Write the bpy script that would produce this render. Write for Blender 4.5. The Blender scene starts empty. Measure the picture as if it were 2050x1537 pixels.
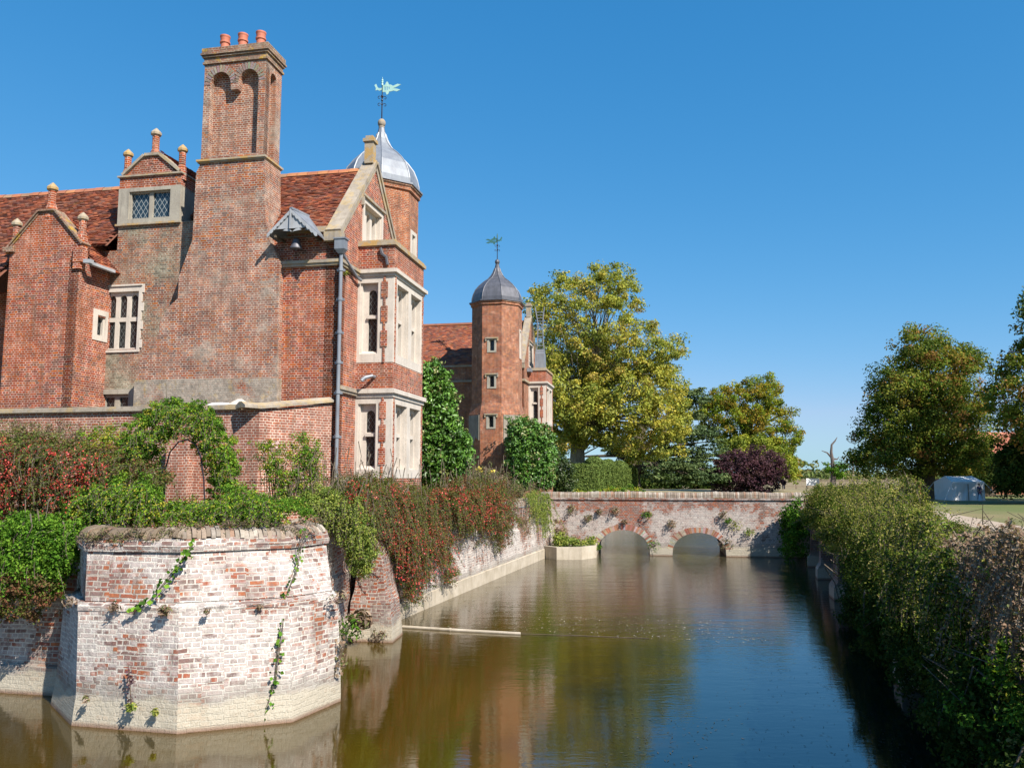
import bpy, bmesh, math, random
import numpy as np
from mathutils import Vector, Matrix
from mathutils.geometry import tessellate_polygon

random.seed(7)
RNG = np.random.default_rng(11)
scene = bpy.context.scene
COL = scene.collection
R = math.radians

# ------------------------------------------------------------------ camera
FPX, CXP, CYP, CAM_H = 1640.0, 1025.0, 768.5, 4.2
PITCH = math.atan((952 - CYP) / FPX)
cam = bpy.data.cameras.new('camera')
cam.sensor_width = 36.0
cam.lens = FPX / 2050 * 36
cam.clip_start, cam.clip_end = 0.1, 6000
cam_o = bpy.data.objects.new('camera', cam)
cam_o.location = (0, 0, CAM_H)
cam_o.rotation_euler = (math.pi / 2 + PITCH, 0, 0)
COL.objects.link(cam_o)
scene.camera = cam_o


def at(px, py, Y):
    """point of the photograph (full-size pixels) at forward distance Y metres"""
    x = (px - CXP) / FPX
    y = (CYP - py) / FPX
    dx, dy, dz = x, math.cos(PITCH) - y * math.sin(PITCH), math.sin(PITCH) + y * math.cos(PITCH)
    t = Y / dy
    return Vector((dx * t, Y, CAM_H + dz * t))


# house frame: a runs towards the moat, b runs away from the camera
TH = R(11)
U = Vector((math.cos(TH), -math.sin(TH), 0))
V = Vector((math.sin(TH), math.cos(TH), 0))
HO = Vector((-5.21, 24.2, 0))
Z = Vector((0, 0, 1))


def hp(a, b, z):
    return HO + U * a + V * b + Z * z


# ------------------------------------------------------------------ object helpers
ROOT = {}


def props(o, label=None, cat=None, group=None, kind=None):
    if label: o['label'] = label
    if cat: o['category'] = cat
    if group: o['group'] = group
    if kind: o['kind'] = kind
    return o


def thing(name, label, cat, loc, group=None):
    o = bpy.data.objects.new(name, None)
    o.location = loc
    o.empty_display_size = 0.3
    COL.objects.link(o)
    ROOT[o.name] = Vector(loc)
    return props(o, label, cat, group)


def link_mesh(me, name, parent=None, loc=None):
    o = bpy.data.objects.new(name, me)
    COL.objects.link(o)
    if parent is not None:
        o.parent = parent
        ROOT[o.name] = ROOT[parent.name]
    else:
        o.location = loc if loc is not None else (0, 0, 0)
        ROOT[o.name] = Vector(o.location)
    return o


class MB:
    def __init__(s):
        s.v, s.f, s.c = [], [], []

    def add(s, vs, fs, col=None):
        n = len(s.v)
        s.v += [tuple(p) for p in vs]
        for f in fs:
            s.f.append(tuple(i + n for i in f))
            s.c.append(col if col is not None else (1, 1, 1))
        return s

    def hexa(s, p, col=None):
        return s.add(p, [(0, 1, 2, 3), (7, 6, 5, 4), (0, 4, 5, 1), (1, 5, 6, 2), (2, 6, 7, 3), (3, 7, 4, 0)], col)

    def box(s, x0, x1, y0, y1, z0, z1, col=None):
        return s.hexa([(x0, y0, z0), (x1, y0, z0), (x1, y1, z0), (x0, y1, z0),
                       (x0, y0, z1), (x1, y0, z1), (x1, y1, z1), (x0, y1, z1)], col)

    def hbox(s, a0, a1, b0, b1, z0, z1, col=None):
        return s.hexa([hp(a0, b0, z0), hp(a1, b0, z0), hp(a1, b1, z0), hp(a0, b1, z0),
                       hp(a0, b0, z1), hp(a1, b0, z1), hp(a1, b1, z1), hp(a0, b1, z1)], col)

    def bar(s, p, q, w, h, up=Z, col=None):
        p, q = Vector(p), Vector(q)
        d = (q - p).normalized()
        sd = d.cross(up)
        if sd.length < 1e-4: sd = d.cross(Vector((1, 0, 0)))
        sd.normalize()
        u2 = sd.cross(d).normalized()
        sd, u2 = sd * w / 2, u2 * h / 2
        return s.hexa([p - sd - u2, p + sd - u2, p + sd + u2, p - sd + u2,
                       q - sd - u2, q + sd - u2, q + sd + u2, q - sd + u2], col)

    def tube(s, pts, rad, n=8, col=None, cap=True):
        pts = [Vector(p) for p in pts]
        if not hasattr(rad, '__len__'): rad = [rad] * len(pts)
        base = len(s.v)
        prev = None
        for i, p in enumerate(pts):
            d = (pts[min(i + 1, len(pts) - 1)] - pts[max(i - 1, 0)])
            if d.length < 1e-6: d = Vector((0, 0, 1))
            d.normalize()
            if prev is None:
                x = d.orthogonal().normalized()
            else:
                x = (prev - d * prev.dot(d))
                x = x.normalized() if x.length > 1e-5 else d.orthogonal().normalized()
            prev = x
            y = d.cross(x)
            for k in range(n):
                t = 2 * math.pi * k / n
                s.v.append(tuple(p + (x * math.cos(t) + y * math.sin(t)) * rad[i]))
        c = col if col is not None else (1, 1, 1)
        for i in range(len(pts) - 1):
            for k in range(n):
                a0, a1 = base + i * n + k, base + i * n + (k + 1) % n
                s.f.append((a0, a1, a1 + n, a0 + n)); s.c.append(c)
        if cap:
            s.f.append(tuple(base + k for k in range(n))[::-1]); s.c.append(c)
            e = base + (len(pts) - 1) * n
            s.f.append(tuple(e + k for k in range(n))); s.c.append(c)
        return s

    def rings(s, rings, cap_top=True, cap_bot=True, col=None, closed=True):
        base = len(s.v)
        n = len(rings[0])
        for r in rings: s.v += [tuple(p) for p in r]
        c = col if col is not None else (1, 1, 1)
        for i in range(len(rings) - 1):
            for k in range(n if closed else n - 1):
                a0, a1 = base + i * n + k, base + i * n + (k + 1) % n
                s.f.append((a0, a1, a1 + n, a0 + n)); s.c.append(c)
        if cap_bot: s.f.append(tuple(base + k for k in range(n))[::-1]); s.c.append(c)
        if cap_top: s.f.append(tuple(base + (len(rings) - 1) * n + k for k in range(n))); s.c.append(c)
        return s

    def lathe(s, c, prof, n=24, rot=0.0, col=None):
        rr = []
        for (r, z) in prof:
            rr.append([(c[0] + r * math.cos(rot + 2 * math.pi * k / n), c[1] + r * math.sin(rot + 2 * math.pi * k / n), z) for k in range(n)])
        return s.rings(rr, col=col)

    def ball(s, c, r, n=12, m=8, col=None, sq=1.0):
        prof = [(max(1e-3, r * math.sin(math.pi * i / m)), c[2] - r * sq * math.cos(math.pi * i / m)) for i in range(m + 1)]
        return s.lathe(c, prof, n, col=col)

    def plate(s, fr, outer, holes=(), d0=0.0, d1=-0.2, back=False, col=None):
        """fr=(origin, sdir, ndir); outer/holes polygons in (s,z); d0 front offset, d1 back offset"""
        o, sd, nd = fr
        polys = [list(outer)] + [list(h) for h in holes]
        flat = [p for pl in polys for p in pl]
        tris = tessellate_polygon([[Vector((p[0], p[1], 0)) for p in pl] for pl in polys])
        P = lambda p, d: o + sd * p[0] + Z * p[1] + nd * d
        s.add([P(p, d0) for p in flat], [tuple(t) for t in tris], col)
        if back: s.add([P(p, d1) for p in flat], [tuple(t)[::-1] for t in tris], col)
        for pl in polys:
            n = len(pl)
            s.add([P(p, d0) for p in pl] + [P(p, d1) for p in pl],
                  [(i, (i + 1) % n, n + (i + 1) % n, n + i) for i in range(n)], col)
        return s

    def build(s, name, mat, parent=None, loc=None, smooth=False, uv=True):
        me = bpy.data.meshes.new(name)
        off = ROOT[parent.name] if parent is not None else Vector(loc if loc is not None else (0, 0, 0))
        vv = np.array(s.v, dtype=np.float64)
        me.from_pydata((vv - np.array(off)).tolist(), [], s.f)
        if uv:
            ul = me.uv_layers.new(name='UVMap')
            nl = len(me.loops)
            uvs = np.zeros((nl, 2), dtype=np.float32)
            li = 0
            for f in s.f:
                pts = vv[list(f)]
                c0 = pts.mean(axis=0)
                nrm = np.zeros(3)
                for i in range(len(f)):
                    nrm += np.cross(pts[i] - c0, pts[(i + 1) % len(f)] - c0)
                L = np.linalg.norm(nrm)
                nrm = nrm / L if L > 1e-12 else np.array([0, 0, 1.])
                h = math.hypot(nrm[0], nrm[1])
                if h < 0.15:
                    t = np.array([math.cos(TH), -math.sin(TH), 0]); w = np.array([math.sin(TH), math.cos(TH), 0])
                else:
                    t = np.array([-nrm[1] / h, nrm[0] / h, 0])
                    if t[0] * math.cos(TH) - t[1] * math.sin(TH) < 0: t = -t
                    w = np.cross(nrm, t)
                    if w[2] < 0: w = -w
                for i in range(len(f)):
                    uvs[li] = (pts[i] @ t, pts[i] @ w); li += 1
            ul.data.foreach_set('uv', uvs.ravel())
        at_ = me.attributes.new('Col', 'FLOAT_COLOR', 'FACE')
        cc = np.ones((len(s.f), 4), dtype=np.float32)
        cc[:, :3] = np.array(s.c)
        at_.data.foreach_set('color', cc.ravel())
        if smooth: me.polygons.foreach_set('use_smooth', [True] * len(me.polygons))
        me.materials.append(mat)
        me.update()
        return link_mesh(me, name, parent, loc)


# ------------------------------------------------------------------ materials
def new_mat(name):
    m = bpy.data.materials.new(name)
    m.use_nodes = True
    nt = m.node_tree
    nt.nodes.clear()
    out = nt.nodes.new('ShaderNodeOutputMaterial')
    return m, nt, out


class N:
    def __init__(s, nt): s.nt = nt

    def __call__(s, typ, ins=None, **kw):
        n = s.nt.nodes.new(typ)
        for k, v in kw.items(): setattr(n, k, v)
        if ins:
            for k, v in ins.items():
                if isinstance(v, bpy.types.NodeSocket): s.nt.links.new(v, n.inputs[k])
                else: n.inputs[k].default_value = v
        return n

    def ramp(s, fac, stops, interp='LINEAR'):
        n = s.nt.nodes.new('ShaderNodeValToRGB')
        cr = n.color_ramp
        cr.interpolation = interp
        while len(cr.elements) < len(stops): cr.elements.new(0.5)
        for e, (p, c) in zip(cr.elements, stops):
            e.position = p
            e.color = (*c, 1) if len(c) == 3 else c
        s.nt.links.new(fac, n.inputs[0])
        return n.outputs[0]

    def mix(s, fac, a, b, blend='MIX'):
        n = s.nt.nodes.new('ShaderNodeMix')
        n.data_type = 'RGBA'; n.blend_type = blend
        for i, v in ((0, fac), (6, a), (7, b)):
            if isinstance(v, bpy.types.NodeSocket): s.nt.links.new(v, n.inputs[i])
            elif i == 0: n.inputs[0].default_value = v
            else: n.inputs[i].default_value = (*v, 1)
        return n.outputs[2]

    def math(s, op, a, b=0.0, clamp=False):
        n = s.nt.nodes.new('ShaderNodeMath')
        n.operation = op; n.use_clamp = clamp
        for i, v in ((0, a), (1, b)):
            if isinstance(v, bpy.types.NodeSocket): s.nt.links.new(v, n.inputs[i])
            else: n.inputs[i].default_value = v
        return n.outputs[0]

    def noise(s, vec, scale, detail=4, rough=0.55):
        n = s('ShaderNodeTexNoise', {'Vector': vec, 'Scale': scale, 'Detail': detail, 'Roughness': rough})
        return n.outputs[0]

    def mapr(s, v, a, b, c=0.0, d=1.0):
        n = s('ShaderNodeMapRange', {0: v, 1: a, 2: b, 3: c, 4: d})
        return n.outputs[0]


def brick_mat(name, cols, mortar=(.42, .36, .3), course=.07, length=.23, wash=None, grime=None, lichen=0.0,
              hue=None, tide=False, msize=.0095, bump=.5, redpatch=None, dark=0.25, green=0.0, seed=0.0, crumble=0.0, redband=False):
    m, nt, out = new_mat(name)
    n = N(nt)
    geo = n('ShaderNodeNewGeometry')
    pos = geo.outputs['Position']
    posn = n('ShaderNodeVectorMath', {0: pos, 1: (seed * 3.1, seed * 1.7, seed)}, operation='ADD').outputs[0]
    uv = n('ShaderNodeUVMap').outputs[0]
    nz = n('ShaderNodeTexNoise', {'Vector': posn, 'Scale': 2.2, 'Detail': 3})
    wob = n('ShaderNodeVectorMath', {0: nz.outputs[1], 1: (.5, .5, .5)}, operation='SUBTRACT').outputs[0]
    wob = n('ShaderNodeVectorMath', {0: wob, 'Scale': .05}, operation='SCALE').outputs[0]
    uvw = n('ShaderNodeVectorMath', {0: uv, 1: wob}, operation='ADD').outputs[0]
    bt = n('ShaderNodeTexBrick', {'Vector': uvw, 'Color1': (0, 0, 0, 1), 'Color2': (1, 1, 1, 1), 'Mortar': (.5, .5, .5, 1),
                                  'Scale': 1.0, 'Mortar Size': msize, 'Mortar Smooth': .25, 'Bias': 0.0,
                                  'Brick Width': length, 'Row Height': course})
    bt.offset = .5; bt.squash = .5; bt.squash_frequency = 2
    tint = n.math('MULTIPLY', bt.outputs[0], 1.0)
    cols = [tuple(x * .80 for x in c_) for c_ in cols]; mortar = tuple(x * .84 for x in mortar)
    if hue: hue = tuple(x * .8 for x in hue)
    k = len(cols)
    bc = n.ramp(tint, [((i + .0) / k, c) for i, c in enumerate(cols)], 'CONSTANT')
    fine = n.noise(posn, 45, 3, .6)
    bc = n.mix(n.mapr(fine, .3, .75, 0, .45), bc, (.10, .055, .045))
    big = n.noise(posn, .55, 5, .6)
    if hue:  # broad drift of brick colour
        bc = n.mix(n.mapr(big, .42, .62, 0, .65), bc, hue)
    big2 = n.noise(posn, 1.6, 6, .65)
    mid = n.noise(posn, 5.5, 4, .7)
    pat = n.noise(n('ShaderNodeVectorMath', {0: posn, 1: (1, 1, 2.4)}, operation='MULTIPLY').outputs[0], .75, 7, .7)
    if not wash:
        bc = n.mix(n.mapr(pat, .50, .64, 0, .62), bc, n.mix(tint, (.07, .04, .04), (.22, .07, .045)))
        bc = n.mix(n.mapr(pat, .47, .36, 0, .45), bc, n.mix(tint, (.34, .20, .16), (.44, .22, .15)))
    bc = n.mix(n.mapr(mid, .38, .62, .0, .5), bc, (.17, .06, .04))
    bc = n.mix(n.mapr(big2, .5, .72, 0, dark), bc, (.11, .075, .065))
    mort = n.mix(n.mapr(big2, .35, .7), mortar, tuple(c * .55 for c in mortar))
    c = n.mix(bt.outputs[1], bc, mort)
    stv = n('ShaderNodeVectorMath', {0: posn, 1: (5, 5, .45)}, operation='MULTIPLY').outputs[0]
    c = n.mix(n.mapr(n.noise(stv, 1.3, 5, .6), .52, .68, 0, .5), c, (.13, .085, .065))
    c = n.mix(n.mapr(n.noise(posn, 2.6, 8, .75), .55, .66, 0, .18), c, (.40, .34, .28))
    if crumble > 0:
        cr_ = n.mapr(n.noise(posn, 7, 5, .7), .6, .68, 0, crumble)
        c = n.mix(cr_, c, (.45, .17, .08))
    if grime:
        g = n.mapr(n.noise(posn, .9, 8, .7), grime[0], grime[0] + .12, 0, grime[1])
        c = n.mix(g, c, grime[2])
    if green > 0:
        c = n.mix(n.mapr(n.noise(posn, .8, 6, .6), .42, .6, 0, green), c, n.mix(bt.outputs[1], n.mix(tint, (.11, .12, .09), (.31, .30, .24)), (.36, .37, .29)))
    if wash:
        wn = n.noise(posn, wash[3] if len(wash) > 3 else 1.3, 9, .72)
        wn = n.math('ADD', wn, n.math('MULTIPLY', n.math('SUBTRACT', tint, .5), .15))
        if redband: wn = n.math('ADD', wn, n.mapr(n.math('ADD', n('ShaderNodeSeparateXYZ', {0: pos}).outputs[2], n.mapr(n.noise(posn, .5, 3), .3, .7, -.35, .35)), 2.05, 2.4, .06, -.07))
        elif tide: wn = n.math('SUBTRACT', wn, n.mapr(n('ShaderNodeSeparateXYZ', {0: pos}).outputs[2], 1.98, 2.15, 0, .05))
        if redpatch:
            rp = n.noise(posn, redpatch[0], 3, .5)
            wn = n.math('SUBTRACT', wn, n.mapr(rp, redpatch[1], redpatch[1] + .1, 0, .22))
        wm = n.mapr(wn, wash[0], wash[0] + .1, 0, wash[1])
        wc = n.mix(n.mapr(n.noise(posn, 12, 4, .6), .35, .7), wash[2], tuple(x * .68 for x in wash[2]))
        wc = n.mix(n.math('MULTIPLY', tint, .75), wc, (.30, .26, .25))
        wc = n.mix(n.math('MULTIPLY', bt.outputs[1], .8), wc, (.66, .62, .56))
        c = n.mix(wm, c, wc)
        gm = n.mapr(n.noise(posn, 5, 8, .75), .54, .64, 0, .6)
        c = n.mix(gm, c, (.16, .13, .12))
    if tide:  # tide marks left by the moat water
        sp = n('ShaderNodeSeparateXYZ', {0: pos}).outputs[2]
        zz = n.math('ADD', sp, n.mapr(n.noise(posn, 1.1, 5), .3, .7, -.12, .12))
        c = n.mix(n.ramp(zz, [(0, (.9,) * 3), (.43, (.85,) * 3), (.52, (.0,) * 3)]), c, n.mix(n.mapr(fine, .3, .7), (.46, .42, .34), (.33, .29, .22)))
        c = n.mix(n.ramp(zz, [(.42, (0,) * 3), (.5, (.6,) * 3), (.62, (.45,) * 3), (.74, (.0,) * 3)]), c, (.23, .21, .18))
        c = n.mix(n.ramp(sp, [(.0, (.85,) * 3), (.05, (.5,) * 3), (.09, (0,) * 3)]), c, (.16, .08, .05))
    if lichen > 0:
        lm = n.mapr(n.noise(posn, 3.1, 8, .7), .55, .63, 0, lichen)
        c = n.mix(lm, c, (.40, .27, .08))
    if not wash:
        vv_ = n.math('MULTIPLY', n.mapr(n.noise(posn, 2.6, 6, .75), .36, .64, .82, 1.38), n.mapr(n.noise(posn, 11, 3, .6), .35, .65, .8, 1.15))
        c = n('ShaderNodeHueSaturation', {'Saturation': 1.14, 'Value': vv_, 'Color': c}).outputs[0]
    hgt = n.math('ADD', n.math('MULTIPLY', n.math('SUBTRACT', 1.0, bt.outputs[1]), .6), n.math('MULTIPLY', fine, .5))
    hgt = n.math('ADD', hgt, n.math('MULTIPLY', n.noise(posn, 9, 5, .65), .9))
    hgt = n.math('ADD', hgt, n.math('MULTIPLY', tint, .35))
    bp = n('ShaderNodeBump', {'Height': hgt, 'Strength': bump, 'Distance': .03})
    bs = n('ShaderNodeBsdfPrincipled', {'Base Color': c, 'Roughness': .9, 'Normal': bp.outputs[0]})
    bs.inputs['Specular IOR Level'].default_value = .2
    nt.links.new(bs.outputs[0], out.inputs[0])
    return m


def stone_mat(name, c1, c2, scale=2.5, lichen=0.0, lich_col=(.44, .29, .08), rough=.85, moss=0.0, streak=0.2, bump=.35):
    m, nt, out = new_mat(name)
    n = N(nt)
    pos = n('ShaderNodeNewGeometry').outputs['Position']
    a = n.noise(pos, scale, 8, .65)
    c = n.mix(n.mapr(a, .35, .68), c1, c2)
    st = n('ShaderNodeVectorMath', {0: pos, 1: (6, 6, .7)}, operation='MULTIPLY').outputs[0]
    c = n.mix(n.mapr(n.noise(st, 1.2, 5), .52, .7, 0, streak), c, tuple(x * .45 for x in c2))
    f = n.noise(pos, 38, 4, .6)
    c = n.mix(n.mapr(f, .4, .75, 0, .3), c, tuple(x * .5 for x in c2))
    if lichen: c = n.mix(n.mapr(n.noise(pos, 2.6, 7, .7), .5, .56, 0, lichen), c, lich_col)
    if moss: c = n.mix(n.mapr(n.noise(pos, 4.2, 7, .7), .45, .55, 0, moss), c, (.12, .085, .05))
    bp = n('ShaderNodeBump', {'Height': n.math('ADD', f, n.noise(pos, 8, 5)), 'Strength': bump, 'Distance': .02})
    bs = n('ShaderNodeBsdfPrincipled', {'Base Color': c, 'Roughness': rough, 'Normal': bp.outputs[0]})
    bs.inputs['Specular IOR Level'].default_value = .25
    nt.links.new(bs.outputs[0], out.inputs[0])
    return m


def col_mat(name, rough=.8, noise_amt=.35, dark=(.08, .05, .04), scale=3.0, spec=.3, lichen=0.0, bumps=.3):
    """colour from the per-face attribute, weathered"""
    m, nt, out = new_mat(name)
    n = N(nt)
    pos = n('ShaderNodeNewGeometry').outputs['Position']
    at_ = n('ShaderNodeAttribute', attribute_name='Col').outputs[0]
    c = n.mix(n.mapr(n.noise(pos, scale, 7, .65), .42, .7, 0, noise_amt), at_, dark)
    f = n.noise(pos, 30, 4)
    c = n.mix(n.mapr(f, .45, .8, 0, .3), c, dark)
    if lichen: c = n.mix(n.mapr(n.noise(pos, 1.7, 8, .7), .6, .68, 0, lichen), c, (.42, .27, .06))
    bp = n('ShaderNodeBump', {'Height': f, 'Strength': bumps, 'Distance': .02})
    bs = n('ShaderNodeBsdfPrincipled', {'Base Color': c, 'Roughness': rough, 'Normal': bp.outputs[0]})
    bs.inputs['Specular IOR Level'].default_value = spec
    nt.links.new(bs.outputs[0], out.inputs[0])
    return m


def metal_mat(name, c1, c2, rough=.45, metallic=.6, scale=2.0):
    m, nt, out = new_mat(name)
    n = N(nt)
    pos = n('ShaderNodeNewGeometry').outputs['Position']
    st = n('ShaderNodeVectorMath', {0: pos, 1: (2.5, 2.5, .8)}, operation='MULTIPLY').outputs[0]
    a = n.noise(st, scale, 7, .6)
    c = n.mix(n.mapr(a, .35, .7), c1, c2)
    bs = n('ShaderNodeBsdfPrincipled', {'Base Color': c, 'Roughness': rough, 'Metallic': metallic})
    nt.links.new(bs.outputs[0], out.inputs[0])
    return m


def glass_mat(name, lead=(.11, .12, .12), base=(.012, .014, .016), dx=.14, dy=.22, w=.04, rough=.12):
    m, nt, out = new_mat(name)
    n = N(nt)
    uv = n('ShaderNodeSeparateXYZ', {0: n('ShaderNodeUVMap').outputs[0]})
    a = n.math('DIVIDE', uv.outputs[0], dx); b = n.math('DIVIDE', uv.outputs[1], dy)
    p = n.math('ABSOLUTE', n.math('SUBTRACT', n.math('FRACT', n.math('ADD', a, b)), .5))
    q = n.math('ABSOLUTE', n.math('SUBTRACT', n.math('FRACT', n.math('SUBTRACT', a, b)), .5))
    ln = n.math('MAXIMUM', n.math('GREATER_THAN', p, .5 - w), n.math('GREATER_THAN', q, .5 - w))
    pos = n('ShaderNodeNewGeometry').outputs['Position']
    cell = n('ShaderNodeTexVoronoi', {'Vector': pos, 'Scale': 9.0})
    bp = n('ShaderNodeBump', {'Height': cell.outputs[1], 'Strength': .25, 'Distance': .02})
    c = n.mix(ln, base, lead)
    bs = n('ShaderNodeBsdfPrincipled', {'Base Color': c, 'Roughness': n.math('ADD', n.math('MULTIPLY', ln, .5), rough), 'Normal': bp.outputs[0]})
    nt.links.new(bs.outputs[0], out.inputs[0])
    return m


def leaf_mat(name, trans=.3, rough=.5, spec=.35):
    m, nt, out = new_mat(name)
    n = N(nt)
    c = n('ShaderNodeAttribute', attribute_name='Col').outputs[0]
    bs = n('ShaderNodeBsdfPrincipled', {'Base Color': c, 'Roughness': rough})
    bs.inputs['Specular IOR Level'].default_value = spec
    tr = n('ShaderNodeBsdfTranslucent', {'Color': n.mix(1.0, c, (1.25, 1.3, .6), 'MULTIPLY')})
    mx = n('ShaderNodeMixShader', {0: trans, 1: bs.outputs[0], 2: tr.outputs[0]})
    nt.links.new(mx.outputs[0], out.inputs[0])
    return m


def plain_mat(name, c, rough=.7, metallic=0.0):
    return metal_mat(name, c, tuple(x * .8 for x in c), rough, metallic, 5)


RED = [(.10, .055, .045), (.34, .06, .04), (.46, .09, .04), (.26, .08, .08), (.56, .15, .05), (.38, .07, .045), (.16, .06, .055), (.60, .19, .07), (.13, .085, .06), (.46, .12, .07)]
REDM = [(.15, .10, .10), (.36, .10, .055), (.46, .14, .06), (.28, .15, .13), (.54, .19, .07), (.42, .12, .07), (.26, .14, .12)]
ORG = [(.44, .13, .07), (.56, .21, .11), (.30, .10, .07), (.62, .25, .13), (.50, .17, .10), (.20, .10, .08), (.36, .12, .10)]
M = {}
M['brick_red'] = brick_mat('old_red_brick', RED, mortar=(.62, .45, .38), hue=(.46, .12, .05), dark=.4)
M['brick_stack'] = brick_mat('mixed_stack_brick', REDM, mortar=(.62, .53, .44), hue=(.34, .20, .15), dark=.15, seed=4)
M['brick_grey'] = brick_mat('greyed_stack_brick', REDM, mortar=(.58, .50, .42), hue=(.34, .22, .18), grime=(.52, .55, (.30, .27, .23)), dark=.15, seed=9)
M['brick_tower'] = brick_mat('pale_weathered_brick', REDM, mortar=(.5, .46, .38), hue=(.33, .27, .22), green=.6, dark=.3, seed=2, bump=.9)
M['brick_orange'] = brick_mat('orange_turret_brick', ORG, mortar=(.45, .36, .28), hue=(.40, .14, .07), dark=.25, seed=6)
M['brick_garden'] = brick_mat('pinkish_garden_brick', [(.38, .16, .12), (.46, .20, .15), (.34, .16, .13), (.48, .18, .12), (.32, .18, .16)], mortar=(.66, .55, .47), hue=(.30, .15, .12), dark=.2, seed=3, course=.075)
M['brick_moat'] = brick_mat('limewashed_moat_brick', [(.25, .19, .18), (.42, .12, .06), (.30, .22, .21), (.50, .16, .06), (.34, .10, .07), (.38, .3, .27)],
                            mortar=(.52, .46, .40), course=.088, length=.26, wash=(.385, .80, (.66, .62, .58), .9), redpatch=(.45, .53), tide=True,
                            msize=.014, bump=.8, dark=.15, lichen=.0, seed=5, crumble=.6)
M['brick_bridge'] = brick_mat('limewashed_bridge_brick', [(.27, .19, .17), (.44, .12, .06), (.36, .26, .23), (.52, .15, .06), (.36, .12, .08)],
                              mortar=(.5, .42, .36), course=.09, length=.26, wash=(.40, .80, (.60, .54, .50), 1.1), redpatch=(.28, .54), tide=True,
                              bump=1.0, dark=.2, seed=13, crumble=.4, redband=True)
M['brick_shade'] = brick_mat('dark_bank_brick', [(.16, .09, .07), (.22, .14, .11), (.13, .09, .08), (.26, .11, .07)], mortar=(.3, .26, .22), course=.088,
                             wash=(.52, .5, (.4, .36, .32), .9), tide=True, seed=8, dark=.5)  # darker palette than the other moat brick
M['brick_cap'] = brick_mat('lichened_cap_brick', [(.30, .24, .18), (.36, .29, .22), (.26, .2, .16), (.33, .22, .16)], mortar=(.40, .34, .27), dark=.35, lichen=.75, seed=17)
M['brick_plinth'] = brick_mat('cement_washed_brick', REDM, mortar=(.5, .44, .37), hue=(.3, .2, .16), grime=(.36, .82, (.27, .245, .21)), dark=.3, lichen=.35, seed=21)
M['render_grey'] = stone_mat('grey_cement_render', (.33, .29, .24), (.20, .17, .14), 1.6, streak=.5)
M['stone'] = stone_mat('cream_limestone', (.58, .52, .46), (.47, .42, .37), 1.8, streak=.25, bump=.2)
M['stone_old'] = stone_mat('weathered_coping_stone', (.38, .33, .27), (.24, .20, .16), 2.2, lichen=.35, streak=.4)
M['stone_lichen'] = stone_mat('lichen_coping_stone', (.38, .32, .24), (.25, .2, .15), 2.6, lichen=.6, lich_col=(.46, .27, .06))
M['stone_grey'] = stone_mat('grey_dormer_stone', (.38, .35, .29), (.28, .25, .21), 1.6, streak=.4)
M['lead'] = metal_mat('pale_lead', (.23, .25, .28), (.16, .17, .20), .5, .2)
M['lead_dark'] = metal_mat('dark_lead', (.13, .13, .15), (.08, .08, .09), .5, .4)
M['lead_board'] = metal_mat('painted_bargeboard', (.36, .37, .39), (.26, .27, .29), .6, .0)
M['iron'] = plain_mat('wrought_iron', (.03, .03, .045), .5, .4)
M['verdigris'] = metal_mat('verdigris_copper', (.42, .62, .55), (.30, .50, .45), .6, .1)
M['verdigris_dark'] = metal_mat('dark_green_vane', (.04, .14, .12), (.03, .10, .09), .6, .1)
M['pot'] = metal_mat('terracotta_pot', (.48, .15, .09), (.38, .12, .07), .7, 0)
M['tile'] = col_mat('clay_roof_tile', .85, .5, (.10, .05, .04), 1.1, .25, lichen=.25)
M['cope_brick'] = col_mat('coping_brick', .9, .75, (.15, .115, .085), 3.4, .2, lichen=.0, bumps=1.0)
M['glass'] = glass_mat('leaded_glass')
M['glass_sky'] = glass_mat('leaded_glass_dormer', lead=(.26, .28, .28), base=(.02, .035, .05), dx=.17, dy=.26, w=.06, rough=.08)
M['dark'] = plain_mat('dark_interior', (.012, .011, .01), .9)
M['leaf'] = leaf_mat('leaf', .3, .7, .07)
M['leaf_gloss'] = leaf_mat('glossy_leaf', .15, .42, .45)
M['needle'] = leaf_mat('needle_leaf', .1, .7, .2)
M['bark'] = stone_mat('bark', (.16, .13, .10), (.08, .065, .05), 5, moss=.3, bump=.9)
M['bark_pale'] = stone_mat('plane_bark', (.30, .26, .19), (.14, .12, .09), 3, moss=.2, bump=.5)
M['bark_dead'] = stone_mat('dead_wood', (.16, .13, .12), (.09, .075, .07), 5, bump=.6)
M['canvas'] = stone_mat('white_canvas', (.80, .80, .82), (.72, .73, .75), .9, streak=.1, bump=.3)
M['wood_grey'] = stone_mat('weathered_wood', (.30, .24, .18), (.19, .15, .11), 4)
M['pale_conc'] = stone_mat('pale_moat_concrete', (.50, .44, .36), (.34, .29, .22), 1.3, streak=.3)
M['path'] = stone_mat('sandy_path', (.44, .35, .27), (.36, .28, .21), .7)


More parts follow.
